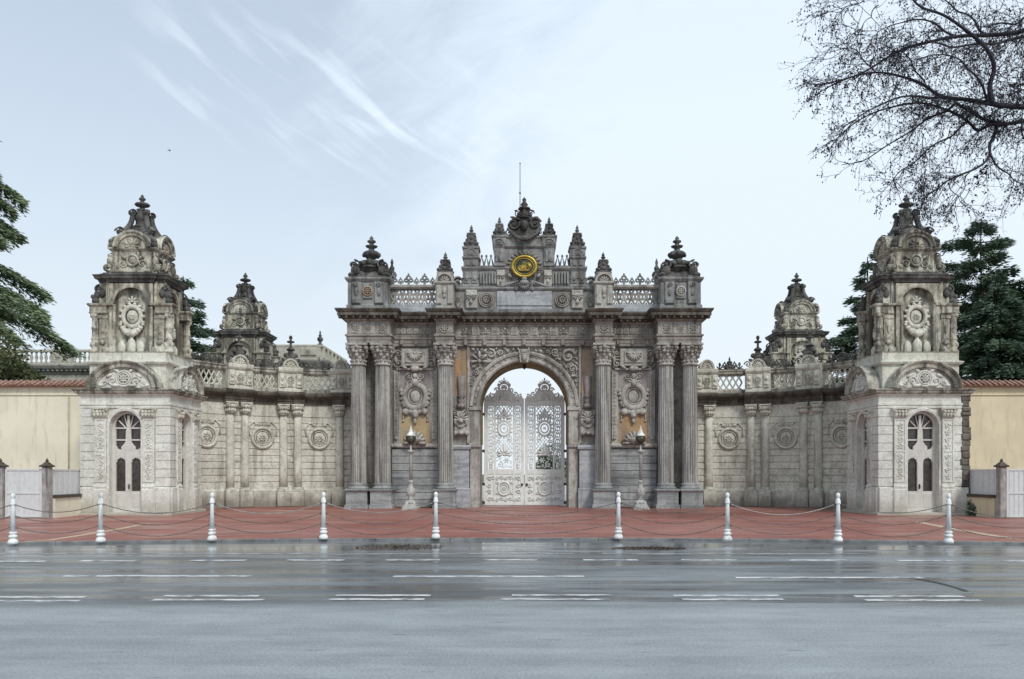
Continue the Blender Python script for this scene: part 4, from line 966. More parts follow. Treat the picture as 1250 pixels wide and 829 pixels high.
brk = [(s_at(a)-.36, s_at(b)+.36) for a, b in pairs] + [(s_at(225)-.35, SL)]
for a, b in brk:
    mb.strip(a, b, [(0,5.405),(-.34,5.405),(-.34,5.54),(-.38,5.56),(-.38,5.68),(-.5,5.76),(-.62,5.86),(-.66,5.95),(-.66,6.02),(-.45,6.075),(0,6.075)], 6)
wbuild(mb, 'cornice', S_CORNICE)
mb = MB(); mb.strip(0, SL, [(.12,6.05),(-.26,6.05),(-.26,6.2),(-.2,6.24),(.06,6.24),(.12,6.2)], 60); wbuild(mb, 'parapet_base', S_WALL_TOP)
mb = MB(); mb.strip(0, SL, [(.12,7.0),(-.2,7.0),(-.26,7.08),(-.26,7.18),(-.3,7.22),(-.3,7.3),(.12,7.36)], 60)
wbuild(mb, 'parapet_rail', S_WALL_TOP)
bs = [0] + [q for p in brk for q in p]
for i in range(0, len(bs)-1, 2):
    a, b = bs[i], bs[i+1]
    if i == 0: a = max(0, s_at(404)-.3)
    mb = MB(); guilloche(mb, a+.1, b-.1, 6.24, 7.0, -.1, .62, .042); lat = wbuild(mb, 'balustrade', S_WALL)
    mb = MB(); k = int((b-a)/.26)
    for j in range(k):
        x = a+.1+(b-a-.2)*(j+.5)/k
        if j % 2: trefoil(mb, x, -.07, 7.34, .42)
        else: mb.palm(x, -.07, 7.36, .24, 5); mb.blob(x, -.07, 7.6, .07, .06, .12)
    x = (a+b)/2; pinnacle(mb, x, -.05, 7.32, .72, .2)
    mb.build('cresting', S_CROWN, lat, warp)
for j, (a, b) in enumerate(brk[:2]+[(s_at(229)-.3, s_at(217)+.5)]):
    m = (a+b)/2; w = (b-a)/2-.08
    mb = MB(); mb.strip(a+.06, b-.06, [(.1,6.07),(-.5,6.07),(-.5,6.2),(-.44,6.24),(-.44,7.0),(-.52,7.08),(-.56,7.16),(-.56,7.3),(-.5,7.34),(.1,7.34)], 4)
    for e in (-1, 1): mb.bbox(m+e*w*.72-.15, m+e*w*.72+.15, -.54, -.4, 6.26, 7.0, .03); mb.blob(m+e*w*.72, -.54, 6.75, .1, .06, .14); mb.blob(m+e*w*.72, -.54, 6.45, .1, .06, .08)
    mb.bbox(m-.24, m+.24, -.48, -.42, 6.28, 6.98, .02); mb.rosette(m, -.52, 6.68, .2, 8); mb.palm(m, -.5, 6.36, .16, 5); mb.spiral(m-.3, -.46, 6.4, .12, 1); mb.spiral(m+.3, -.46, 6.4, .12, -1); mb.spiral(m-.3, -.46, 6.85, .1, -1); mb.spiral(m+.3, -.46, 6.85, .1, 1)
    p = wbuild(mb, 'parapet_pedestal', S_WALL)
    mb = MB(); mb.box(m-w*.78, m+w*.78, -.42, .05, 7.33, 7.4); mb.arc(m, 7.38, w*.52, .34, [(0,.0),(0,-.5),(.1,-.52),(.1,.0)], 0, PI, 18); mb.prism([(m+w*.53*math.cos(PI*i/14), 7.38+.35*math.sin(PI*i/14)) for i in range(15)][::-1], -.4, .0); mb.palm(m, -.42, 7.42, .3, 7)
    mb.build('shell_gable', S_WALL, p, warp)
    mb = MB()
    for e in (-1, 1): mb.spiral(m+e*w*.85, -.3, 7.55, .18, e); mb.blob(m+e*w*.55, -.3, 7.75, .16, .1, .09, e*.5)
    mb.plan(rect(m-.24, m+.24, -.5, -.04), [(0,7.8),(0,7.9),(-.08,8.0),(-.1,8.25),(-.02,8.3),(-.14,8.42)]); mb.blob(m-.24, -.3, 8.0, .15, .15, .14); mb.blob(m+.24, -.3, 8.0, .15, .15, .14)
    mb.box(m-.06, m+.06, -.33, -.21, 8.35, 8.9); mb.blob(m, -.27, 8.72, .22, .09, .08); mb.blob(m, -.27, 8.95, .1, .09, .12)
    if j < 2: wbuild(mb, 'pinnacle', S_CROWN, p)
for q in pil:
    s = s_at(q)
    mb = MB(); t = np.linspace(0, 1, 6); mb.lathe(s, -.05, [(.215-.02*k*k, .96+(4.85-.96)*k) for k in t], 20, sq=.8)
    c = wbuild(mb, 'half_column', S_WALL)
    mb = MB(); mb.bbox(s-.36, s+.36, -.42, 0, 0, .78, .03); mb.bbox(s-.33, s+.33, -.39, 0, .781, .87, .02); mb.lathe(s, -.1, [(.3,.86),(.3,.92),(.24,.97),(.26,1.0),(.21,1.02)], 20)
    mb.build('base', S_WALL, c, warp)
    mb = MB(); mb.lathe(s, -.1, [(.2,4.84),(.24,4.87),(.2,4.9),(.21,5.05),(.28,5.3)], 16)
    for i in range(8):
        a = PI*i/7+PI
        mb.blob(s+.23*math.cos(a), -.1+.23*math.sin(a), 5.0, .07, .07, .12); mb.blob(s+.28*math.cos(a), -.1+.28*math.sin(a), 5.2, .07, .07, .1)
    for e in (-1, 1): mb.volute(s+e*.24, -.4, -.26, 5.26, .11, e, PI/2)
    mb.bbox(s-.33, s+.33, -.4, 0, 5.33, 5.41, .02)
    mb.build('capital', S_WALL, c, warp)
for q in (388, 319.5, 250):
    s = s_at(q); mb = MB(); z = 3.62
    mb.ring(s, -.03, z, .52, .09, 30, 6); mb.ring(s, -.03, z, .38, .035, 26, 5); mb.blob(s, .0, z, .34, .05, .34); mb.rosette(s, -.05, z, .28, 8, False)
    for e in (-1, 1):
        mb.tube([(s+e*.15,-.02,z+.62),(s+e*.45,-.02,z+.85),(s+e*.75,-.02,z+.55),(s+e*.68,-.02,z+.1)], .05, 5); mb.blob(s+e*.3, -.03, z+.72, .13, .05, .06, -e*.4)
    mb.palm(s, -.03, z+.6, .22, 5)
    wbuild(mb, 'roundel', S_WALL)
W2 = copy_tree(W); W2.scale = (-1, 1, 1); W2.location = (-ORG[0], ORG[1], 0)
W2['label'] = 'curved coursed stone wall with roundels and pierced parapet, between the gate and the right tower'

# ================================================================== GROUND
YK = lambda x: 19.95 - .0075*min(abs(x), 21)**2             # the kerb bows gently
def sheet(name, pts, z, mat):
    mb = MB(); mb.add([(x, y, z) for x, y in pts], [list(range(len(pts)))]); return struct(mb.build(name, mat))
sheet('ground', [(-900,-500),(900,-500),(900,1500),(-900,1500)], -.30, M_GROUND)
xs = np.linspace(-60, 60, 61)
mb = MB(); mb.add([(-60,-12,-.06),(60,-12,-.06)]+[(x, YK(x), -.06) for x in xs[::-1]], [list(range(63))]); struct(mb.build('road', M_ROAD))
mb = MB(); mb.add([(x, YK(x)+.10, 0) for x in xs]+[(60,33.4,0),(24,33.4,0),(16,45,0),(-16,45,0),(-24,33.4,0),(-60,33.4,0)], [list(range(67))]); struct(mb.build('pavement', M_PAVE))
mb = MB()
for i in range(60):
    x0, x1 = xs[i]+.006, xs[i+1]-.006; V = []
    for x in (x0, x1): V += [(x, YK(x)-.01, -.2), (x, YK(x), -.01), (x, YK(x)+.02, .006), (x, YK(x)+.105, .006), (x, YK(x)+.105, -.2)]
    mb.add(V, [np.array([(k, k+5, (k+1) % 5+5, (k+1) % 5) for k in range(5)]), [4,3,2,1,0], [5,6,7,8,9]])
struct(mb.build('kerb', M_KERB))
sheet('courtyard', [(-15.9,45),(15.9,45),(15.9,120),(-15.9,120)], -.01, M_COURT)
def rD(py): return (H+.06)*F/(py-HY)
def line(px0, px1, py, w, mat=M_LINE, skew=0.):
    D = rD(py); a, b = (px0-CX)*D/F, (px1-CX)*D/F
    mb = MB(); n = 12; V = []
    for i in range(n+1):
        x = a+(b-a)*i/n; V += [(x, D-w/2+skew*i/n, -.056), (x, D+w/2+skew*i/n, -.056)]
    mb.add(V, [np.array([(2*i, 2*i+2, 2*i+3, 2*i+1) for i in range(n)])]); struct(mb.build('lane_marking', mat))
for a, b, y in ((78,306,703.3),(480,713,703.8),(898,1125,705.3)): line(a, b, y, .17)
for a, b in ((-40,55),(98,166),(232,300),(350,420),(471,537),(590,656),(712,779),(832,900),(962,1035),(1095,1165),(1225,1290)): line(a, b, 683.6+.0000042*(a-CX)**2, .2)
for a, b, c, d in ((-60,105,-60,96),(200,316,186,322),(410,526,402,518),(625,746,612,744),(822,951,833,957),(1043,1176,1056,1197)):
    o = .000006*((a+b)/2-CX)**2
    line(a, b, 726.8+o, .13); line(c, d, 731.6+o, .13)
for a, b in ((-30,410),(420,700),(735,1060)): line(a, b, 676, .16, M_FADED)
D1 = rD(707); D2 = rD(722); mb = MB(); V = []
for i in range(9):
    t = i/8; D = D1+(D2-D1)*t**1.3; x = (1118-CX+62*t)*D/F; w = .02+.09*math.sin(PI*t)
    V += [(x-.05, D-w, -.055), (x+.05, D+w, -.055)]
mb.add(V, [np.array([(2*i, 2*i+2, 2*i+3, 2*i+1) for i in range(8)])]); struct(mb.build('crack_seal', M_CRACK))
def pav_line(P, w, mat=M_YLINE):
    P = [np.array(((x-CX)*H*F/(y-HY)/F, H*F/(y-HY))) for x, y in P]; V = []
    for i, p in enumerate(P):
        d = P[min(i+1, len(P)-1)]-P[max(i-1, 0)]; d /= np.linalg.norm(d); nn = np.array((-d[1], d[0]))*w/2
        V += [(*(p-nn), .004), (*(p+nn), .004)]
    mb = MB(); mb.add(V, [np.array([(2*i, 2*i+2, 2*i+3, 2*i+1) for i in range(len(P)-1)])]); struct(mb.build('pavement_marking', mat))
pav_line([(30,661.5),(60,659.5),(90,655),(120,650),(150,645),(170,641)], .22); pav_line([(1120,637),(1160,645),(1200,652),(1240,658)], .3); pav_line([(168,634),(200,632),(222,632)], .1)
for px, py, sx, sy in ((488, 668, 1.1, .75), (793, 669.5, .9, .35)):
    D = rD(py); mb = MB(); rr = random.Random(px); V = []; Q = []
    for i in range(900):
        a = rr.uniform(0, 2*PI); q = rr.random()**.8; x = (px-CX)*D/F+sx*q*math.cos(a); y = D+sy*q*math.sin(a); r = rr.uniform(.015, .05); b = rr.uniform(0, PI)
        n0 = len(V); c, s_ = math.cos(b)*r, math.sin(b)*r; z = -.05+rr.random()*.012*(1-q)
        V += [(x+c, y+s_, z), (x-s_*.5, y+c*.5, z+.01), (x-c, y-s_, z+.002), (x+s_*.5, y-c*.5, z)]; Q.append((n0, n0+1, n0+2, n0+3))
    mb.add(V, [np.array(Q)]); o = mb.build('leaf_litter', M_DRIFT); o['kind'] = 'stuff'

# ================================================================== BOLLARDS, CHAINS, LAMPS
BP = [(16,664.3),(123,662),(259,660),(395,658.3),(532,657.4),(755,657.8),(888,660.3),(1023,661.3),(1158,663.2)]
ORD = ['first', 'second', 'third', 'fourth', 'fifth', 'sixth', 'seventh', 'eighth', 'ninth']
def make_bollard():
    t = thing('bollard', 'x', 'bollard', (0,0,0), 'white bollards along the kerb')
    mb = MB(); mb.push(SC(.78,.78,1)); mb.lathe(0, 0, [(.15,0),(.15,.06),(.115,.11),(.095,.125),(.095,.15),(.13,.165),(.13,.20),(.095,.22),(.09,.245),(.115,.26),(.115,.29),(.085,.3)], 20); mb.build('base', M_BOLLARD, t)
    mb = MB(); mb.push(SC(.78,.78,1)); mb.lathe(0, 0, [(.086,.3),(.06,.93),(.06,.95)], 18); mb.build('shaft', M_BOLLARD, t)
    mb = MB(); mb.push(SC(.78,.78,1)); mb.lathe(0, 0, [(.06,.95),(.085,.97),(.085,1.0),(.072,1.02),(.078,1.06),(.05,1.1),(.04,1.12),(.062,1.145),(.07,1.18),(.06,1.22),(.03,1.245),(.005,1.25)], 18); mb.build('cap', M_BOLLARD, t)
    for z in (.95, .68, .4):
        for e in (-1, 1): mb = MB(); mb.ring(e*.075, 0, z, .02, .007, 10, 4); mb.build('chain_eye', M_IRON_DK, t)
    return t
bol = make_bollard(); BX = []
for i, (px, py) in enumerate(BP):
    o = bol if i == 0 else copy_tree(bol)
    D = H*F/(py-HY); o.location = ((px-CX)*D/F, D, .006); BX.append(o.location.copy())
    o['label'] = f'white banded kerb bollard with round cap, {ORD[i]} of nine counted from the left'
ends = [Vector((BX[0].x-2.6, BX[0].y-.55, .006))] + BX + [Vector((BX[-1].x+3.0, BX[-1].y-.5, .006))]
for i in range(len(ends)-1):
    a, b = ends[i], ends[i+1]; L = (b-a).length
    where = 'running off the left edge from the first bollard' if i == 0 else 'running off the right edge from the ninth bollard' if i == 9 else f'between the {ORD[i-1]} and {ORD[i]} bollards from the left'
    for k, (z, nm) in enumerate(((.95,'topmost'),(.68,'middle'),(.4,'lowest'))):
        sag = (.27+.03*math.sin(i*3+k))*min(1.15, L/3.0)
        mb = MB(); n = 60; pts = []
        for j in range(n+1):
            t = j/n; p = a.lerp(b, .03*(3/L)+t*(1-.06*(3/L))); pts.append((p.x, p.y, p.z+z-sag*(1-(2*t-1)**2)))
        rad = [.009+.005*(j % 2) for j in range(n+1)]
        c = mb.tube(pts, rad, 5).build('hanging_chain', M_ROPE if (k == 0 and i in (3, 4, 7)) else M_CHAIN)
        tag(c, f'{nm} of three thin chains sagging {where}', 'chain', 'chains hung between the kerb bollards')

lp = thing('lamp_post', 'ornate lamp post with baluster foot in front of the left niche of the gate', 'street lamp', (-5.54, 36.0, 0), 'lamp posts before the gate')
mb = MB(); mb.plan(rect(-.38,.38,-.38,.38), [(0,0),(0,.1),(-.06,.14),(-.06,.2),(-.14,.26),(-.2,.42),(-.24,.46)])
for a in range(4): mb.blob(.24*math.cos(a*PI/2+PI/4), .24*math.sin(a*PI/2+PI/4), .28, .11, .11, .12); mb.blob(.2*math.cos(a*PI/2), .2*math.sin(a*PI/2), .32, .1, .1, .1)
mb.build('foot', M_LAMP, lp)
mb = MB(); mb.lathe(0, 0, [(.12,.45),(.16,.5),(.1,.56),(.19,.68),(.22,.8),(.17,1.0),(.12,1.2),(.1,1.3),(.14,1.34),(.13,1.38),(.08,1.42)], 16)
for a in range(8): mb.blob(.17*math.cos(a*PI/4), .17*math.sin(a*PI/4), .85, .05, .05, .2)
mb.build('baluster', M_LAMP, lp)
mb = MB(); mb.lathe(0, 0, [(.085,1.4),(.065,2.7),(.07,2.72),(.2,2.8),(.21,2.86),(.1,2.88),(.045,2.92),(.035,3.2)], 14); mb.build('shaft', M_LAMP, lp)
mb = MB(); mb.lathe(0, 0, [(.05,3.18),(.16,3.24),(.22,3.36),(.22,3.5),(.17,3.58)], 12)
for a in range(8): mb.tube([(.05*math.cos(a*PI/4), .05*math.sin(a*PI/4), 3.18),(.235*math.cos(a*PI/4), .235*math.sin(a*PI/4), 3.36),(.235*math.cos(a*PI/4), .235*math.sin(a*PI/4), 3.5),(.19*math.cos(a*PI/4), .19*math.sin(a*PI/4), 3.6)], .015, 4)
mb.build('lantern', M_LANTERN, lp)
mb = MB(); mb.lathe(0, 0, [(.23,3.57),(.2,3.64),(.12,3.74),(.08,3.82),(.1,3.86),(.04,3.9),(.05,3.95),(.01,4.1)], 12); mb.build('lamp_cap', M_BOLLARD, lp)
l2 = copy_tree(lp); l2.location = (5.68, 36.0, 0); l2['label'] = 'ornate lamp post with baluster foot in front of the right niche of the gate'

# ================================================================== SIDE WALLS AND ENCLOSURES
def side(sx, plaster, nm):
    M = SC(sx, 1, 1); x0 = 18.75
    t = thing('garden_wall', f'tall {nm} rendered garden wall with tiled coping', 'wall', (sx*24, 33, 0)); base = Matrix.Translation((-sx*24, -33, 0))
    L = base @ M
    mb = MB(); mb.push(L); mb.box(x0, 44, 33, 33.4, 0, 5.62); mb.box(x0, 44, 32.95, 33.0, 5.25, 5.3); mb.build('wall', plaster, t)
    mb = MB(); mb.push(L); mb.strip(x0-.1, 44, [(33.5,5.621),(32.8,5.621),(32.74,5.66),(33.2,5.92),(33.5,5.8)])
    for i in range(105):
        x = x0+.0+i*.24; a = rnd.uniform(-.02, .02)
        mb.tube([(x+a, 32.7, 5.69+a*.4), (x+a, 33.2, 5.93+a*.4)], .06, 6)
    mb.build('tile_coping', M_TILE, t)
    if sx < 0:
        mb = MB(); mb.push(L); mb.tube([(20.35,32.93,5.2),(20.35,32.93,.3)], .035, 6); mb.build('downpipe', M_PIPE, t)
    # low plinth wall with sheet panel
    e = thing('low_wall', f'low {nm} plinth wall topped by a white sheet panel beside the {"left" if sx < 0 else "right"} tower', 'wall', (sx*19.1, 30, 0)); L = Matrix.Translation((-sx*19.1, -30, 0)) @ M
    A = np.array((18.78, 31.5)); B = np.array((18.6, 28.9)); d = (B-A)/np.linalg.norm(B-A); ang = math.atan2(d[1], d[0]); LN = np.linalg.norm(B-A)
    LL = L @ T(A[0], A[1], 0) @ RZ(ang)
    mb = MB(); mb.push(LL); mb.box(0, LN-.1, -.14, .14, 0, .78); mb.build('plinth', plaster, e)
    mb = MB(); mb.push(LL); mb.box(-.02, LN-.08, -.2, .2, .783, .9); mb.build('capstone', M_CAP, e)
    mb = MB(); mb.push(LL); mb.box(.05, LN-.12, -.03, .03, .903, 1.86); mb.box(.03, LN-.1, -.05, .05, 1.86, 1.92)
    for k in range(7): mb.box(.05+k*.38, .07+k*.38, -.045, .045, .91, 1.86)
    mb.build('sheet_panel', M_PANEL, e)
    def post(x, y, lab):
        p = thing('gate_post', lab, 'post', (sx*x, y, 0), 'stone gate posts')
        mb = MB(); mb.bbox(-.13, .13, -.13, .13, 0, 2.0, .02); mb.build('shaft', M_POST, p)
        mb = MB(); mb.plan(rect(-.13,.13,-.13,.13), [(.05,2.001),(.07,2.05),(.0,2.1),(-.06,2.18),(-.1,2.21)]); mb.lathe(0, 0, [(.04,2.2),(.06,2.25),(.03,2.3),(.01,2.35)], 10); mb.build('cap', M_CAP, p)
    wd = 'left' if sx < 0 else 'right'
    post(18.64, 28.8, f'stained stone post with dark cap between the {wd} white panel gate and low wall')
    post(20.42, 28.75, f'stained stone post with dark cap at the far {wd} edge of the photo')
    g = thing('panel_gate', f'white sheet metal gate between two posts at the {wd} edge', 'gate', (sx*19.8, 28.8, 0)); L = Matrix.Translation((-sx*19.8, -28.8, 0)) @ M
    mb = MB(); mb.push(L); mb.box(18.84, 20.2, 28.77, 28.83, .06, 1.88)
    for k in range(7): mb.box(18.92+k*.19, 18.94+k*.19, 28.755, 28.845, .08, 1.86)
    mb.build('sheet', M_PANEL, g)
    mb = MB(); mb.push(L)
    for x in (18.81, 20.17): mb.box(x, x+.07, 28.74, 28.86, .04, 1.93)
    for z in (.04, .95, 1.86): mb.box(18.88, 20.17, 28.742, 28.858, z, z+.07)
    mb.build('frame', M_PANEL, g)
    f = thing('low_wall', f'low {nm} wall with dark capstone running off the {wd} edge', 'wall', (sx*24, 28.8, 0)); L = Matrix.Translation((-sx*24, -28.8, 0)) @ M
    mb = MB(); mb.push(L); mb.box(20.6, 32, 28.7, 28.95, 0, .78); mb.build('plinth', plaster, f)
    mb = MB(); mb.push(L); mb.box(20.58, 32, 28.64, 29.0, .783, .9); mb.build('capstone', M_CAP, f)
side(-1, M_CREAM, 'cream'); side(1, M_YELLOW, 'yellow')

# ================================================================== PALACE BUILDINGS BEHIND
def palace(x0, x1, y0, y1, top, label, wall, solid=1e9):
    t = thing('palace_building', label, 'building', ((x0+x1)/2, y0, 0)); ox, oy = (x0+x1)/2, y0
    mb = MB(); mb.push(T(-ox, -oy, 0)); mb.box(x0, x1, y0, y1, 0, top-2.2)
    for k in range(int((x1-x0)/2.2)): mb.bbox(x0+.7+k*2.2, x0+1.1+k*2.2, y0-.12, y0, 3, top-2.6, .03)
    mb.build('wall', wall, t)
    mb = MB(); mb.push(T(-ox, -oy, 0)); mb.plan(rect(x0, x1, y0, y1), [(0,top-2.2),(.1,top-2.1),(.1,top-1.9),(.5,top-1.7),(.6,top-1.5),(.6,top-1.4),(.1,top-1.3)])
    for k in range(int((x1-x0)/.4)): mb.box(x0+k*.4, x0+k*.4+.2, y0-.4, y0-.1, top-1.9, top-1.72)
    mb.build('cornice', S_PALACE_DK, t)
    mb = MB(); mb.push(T(-ox, -oy, 0)); mb.box(x0, x1, y0, y0+.3, top-1.35, top-1.1); mb.box(x0, x1, y0-.05, y0+.35, top-.18, top); mb.box(x1-.3, x1, y0+.3, y1, top-1.35, top-1.1); mb.box(x1-.35, x1+.05, y0+.35, y1, top-.18, top)
    k = int((x1-x0)/.42)
    for i in range(k):
        x = x0+.2+i*.42
        if i % 12 in (0, 1, 2, 3) or x > solid: mb.box(x-.21, x+.21, y0-.02, y0+.3, top-1.1, top-.18)
        else: mb.lathe(x, y0+.15, [(.12,top-1.1),(.06,top-.95),(.14,top-.7),(.06,top-.35),(.12,top-.18)], 8)
    for i in range(int((y1-y0)/.45)):
        y = y0+.5+i*.45
        if i % 3 == 0: mb.box(x1-.3, x1+.06, y-.2, y+.2, top-1.1, top-.18)
        else: mb.lathe(x1-.15, y, [(.12,top-1.1),(.06,top-.95),(.14,top-.7),(.06,top-.35),(.12,top-.18)], 8)
    mb.build('balustrade', S_PALACE, t)
    return t
palace(-46, -30.5, 64, 76, 12.5, 'pale palace building with roof balustrade behind the left cream wall', S_PALACE)
pb = palace(-27.2, -17.8, 65, 74, 13.1, 'cream palace building with balustrade behind the curved wall left of the gate', S_PALACE, -20.3)
mb = MB(); mb.push(T(22.5, -65, 0)); mb.bbox(-19.7, -18.3, 64.85, 65.0, 12.15, 12.8, .04); mb.rosette(-19.0, 64.85, 12.48, .25, 8); mb.build('relief_panel', S_PALACE, pb); mb = MB(); mb.push(T(22.5, -65, 0)); finial(mb, -18.05, 65.2, 13.1, 1.3, .28); mb.build('roof_finial', S_CROWN, pb)

# ================================================================== TREES
def leaves(name, mat, parent, P, D, ln, wd, seed, flat=.35):
    """P points, D directions: one diamond leaf per row"""
    r = np.random.RandomState(seed); n = len(P)
    D = D + r.normal(0, .35, (n, 3))*(1, 1, flat); D /= np.linalg.norm(D, axis=1)[:,None]+1e-9
    R = r.normal(0, 1, (n, 3)); S = np.cross(D, R); S /= np.linalg.norm(S, axis=1)[:,None]+1e-9
    l = ln*r.uniform(.6, 1.3, (n,1)); w = wd*r.uniform(.6, 1.3, (n,1))
    V = np.stack((P, P+D*l*.45+S*w*.5, P+D*l, P+D*l*.45-S*w*.5), 1).reshape(-1, 3)
    mb = MB(); mb.add(V, [np.arange(4*n).reshape(-1, 4)]); return mb.build(name, mat, parent)
def cedar(label, x, y, h, R, z0, tiers, seed, mat, dens=1., droop=.12, top=1.0, lean=0, ln=.3, per=7, asym=None, power=.8, tk=.02):
    r = np.random.RandomState(seed)
    t = thing('cedar_tree', label, 'tree', (x, y, -.3))
    mb = MB(); k = np.linspace(0, 1, 10); hh = h+.3
    mb.tube(np.column_stack((lean*k+.1*np.sin(5*k), .1*np.cos(4*k), hh*k)), tk*h*(1-.95*k)+.015, 8)
    P, D = [], []
    for i in range(tiers):
        f = i/(tiers-1); z = z0+(hh-.4-z0)*f; L0 = R*(1-f)**power+.35*top
        nb = per if f < .85 else 5
        a0 = r.uniform(0, 6)
        for j in range(nb):
            a = a0+2*PI*j/nb+r.uniform(-.35, .35); L = L0*r.uniform(.6, 1.15); zz = z+r.uniform(-.4, .4)*(hh-z0)/tiers
            if asym is not None: L *= 1+asym*math.cos(a)
            s = np.linspace(0, 1, 9); u = np.array((math.cos(a), math.sin(a)))
            rise = r.uniform(.05, .25)
            pz = zz+L*(rise*s-(rise+droop)*s**2.2)
            pts = np.column_stack((lean*f+u[0]*L*s, u[1]*L*s, pz)); mb.tube(pts, .018*L*(1-.85*s)+.012, 5)
            n = int(dens*70*L)
            q = r.uniform(.12, 1, n)**.75
            B = np.column_stack([np.interp(q, s, pts[:,c]) for c in range(3)])
            sp = (L*.30*(1-q*.6)+.12)
            side_ = r.normal(0, .5, n)*sp; fw = r.normal(0, .12, n)
            perp = np.array((-u[1], u[0]))
            cl = np.round(q*L/.38+r.normal(0, .25, n))*.38/L                # clumps along the branch
            B += (pts[-1]-pts[0])*(cl-q)[:,None]*.45
            B[:,0] += perp[0]*side_; B[:,1] += perp[1]*side_; B[:,2] += -np.abs(side_)*.28 + r.normal(0, .13, n) - .06
            d = np.column_stack((u[0]+perp[0]*np.sign(side_)*.8, u[1]+perp[1]*np.sign(side_)*.8, np.full(n, -.15-droop)))
            P.append(B); D.append(d)
    mb.build('trunk', M_BARK, t)
    leaves('crown', mat, t, np.vstack(P), np.vstack(D), ln, ln*.26, seed)
    return t
cedar('large green cedar with drooping layered boughs at the left edge', -36.3, 43, 27.0, 8.9, 6.3, 12, 3, M_CEDAR, 6.5, .24, 1., 0, .34, 10, .08, .5)
cedar('slim dark cedar behind the left tower', -25.3, 55, 16.4, 3.4, 6, 10, 5, M_CEDAR_B, 4.0, .1, 1., 0, .34, 7, .15)
cedar('dark open cedar between the right turret and right tower', 25.2, 54, 17.6, 4.6, 7, 8, 8, M_CEDAR_B, 4.2, .1, 1., 0, .36, 7, -.15)
cedar('cedar with a thin layered spire behind the right tower', 27.9, 45, 17.0, 4.3, 7.5, 9, 11, M_CEDAR_B, 6.0, -.04, 2.6, 0, .28, 6, -.1, .6, .009)
cedar('dense green conifer above the yellow wall at the right edge', 30.4, 42.5, 15.8, 6.2, 2.5, 19, 14, M_CEDAR_G, 7.5, .22, 1., .5, .30, 8, 0, .8, .013)
cedar('dark bushy conifer low behind the yellow wall beside the right tower', 26.0, 40.5, 12.2, 4.6, 1.5, 15, 17, M_CEDAR_B, 10, .14, 1., 0, .3, 10, None, .7, .013)
def bush(label, x, y, R, h, n, seed, mat, ln=.2, z0=1.):
    r = np.random.RandomState(seed); t = thing('evergreen_tree', label, 'tree', (x, y, -.3))
    mb = MB(); mb.tube([(0,0,0),(.1,0,h*.4),(0,.1,h*.8)], [.16,.12,.05], 7)
    cs = []
    for i in range(46):
        v = r.normal(0, 1, 3); v /= np.linalg.norm(v); v *= r.uniform(.35, 1)**.6
        c = np.array((v[0]*R*.85, v[1]*R*.85, z0+(h-z0)*.5+v[2]*(h-z0)*.46)); cs.append((c, R*r.uniform(.18, .34)))
        mb.tube([(0,0,max(.4, c[2]*.5)), tuple(c*.6+(0,0,c[2]*.12)), tuple(c)], [.05,.03,.015], 4)
    mb.build('trunk', M_BARK, t)
    P, D = [], []
    for c, q in cs:
        m = n//46; v = r.normal(0, 1, (m,3)); v /= np.linalg.norm(v, axis=1)[:,None]
        P.append(c+v*q*r.uniform(.5, 1.1, (m,1))*(1,1,.8)); D.append(v+(0,0,-.3))
    leaves('crown', mat, t, np.vstack(P), np.vstack(D), ln, ln*.5, seed, 1.); return t
bush('rounded glossy evergreen tree above the left cream wall', -27.4, 38, 2.7, 9.0, 16000, 4, M_BUSH, .2, 3.)
bush('small dark weedy shrub at the outer foot of the right tower', 18.7, 30.55, .32, 1.0, 1500, 9, M_CEDAR_B, .12, .15)
b = bush('dark shrub seen through the right leaf of the iron gate', 2.3, 58, 1.5, 4.4, 5000, 6, M_CEDAR_B, .2, .3)

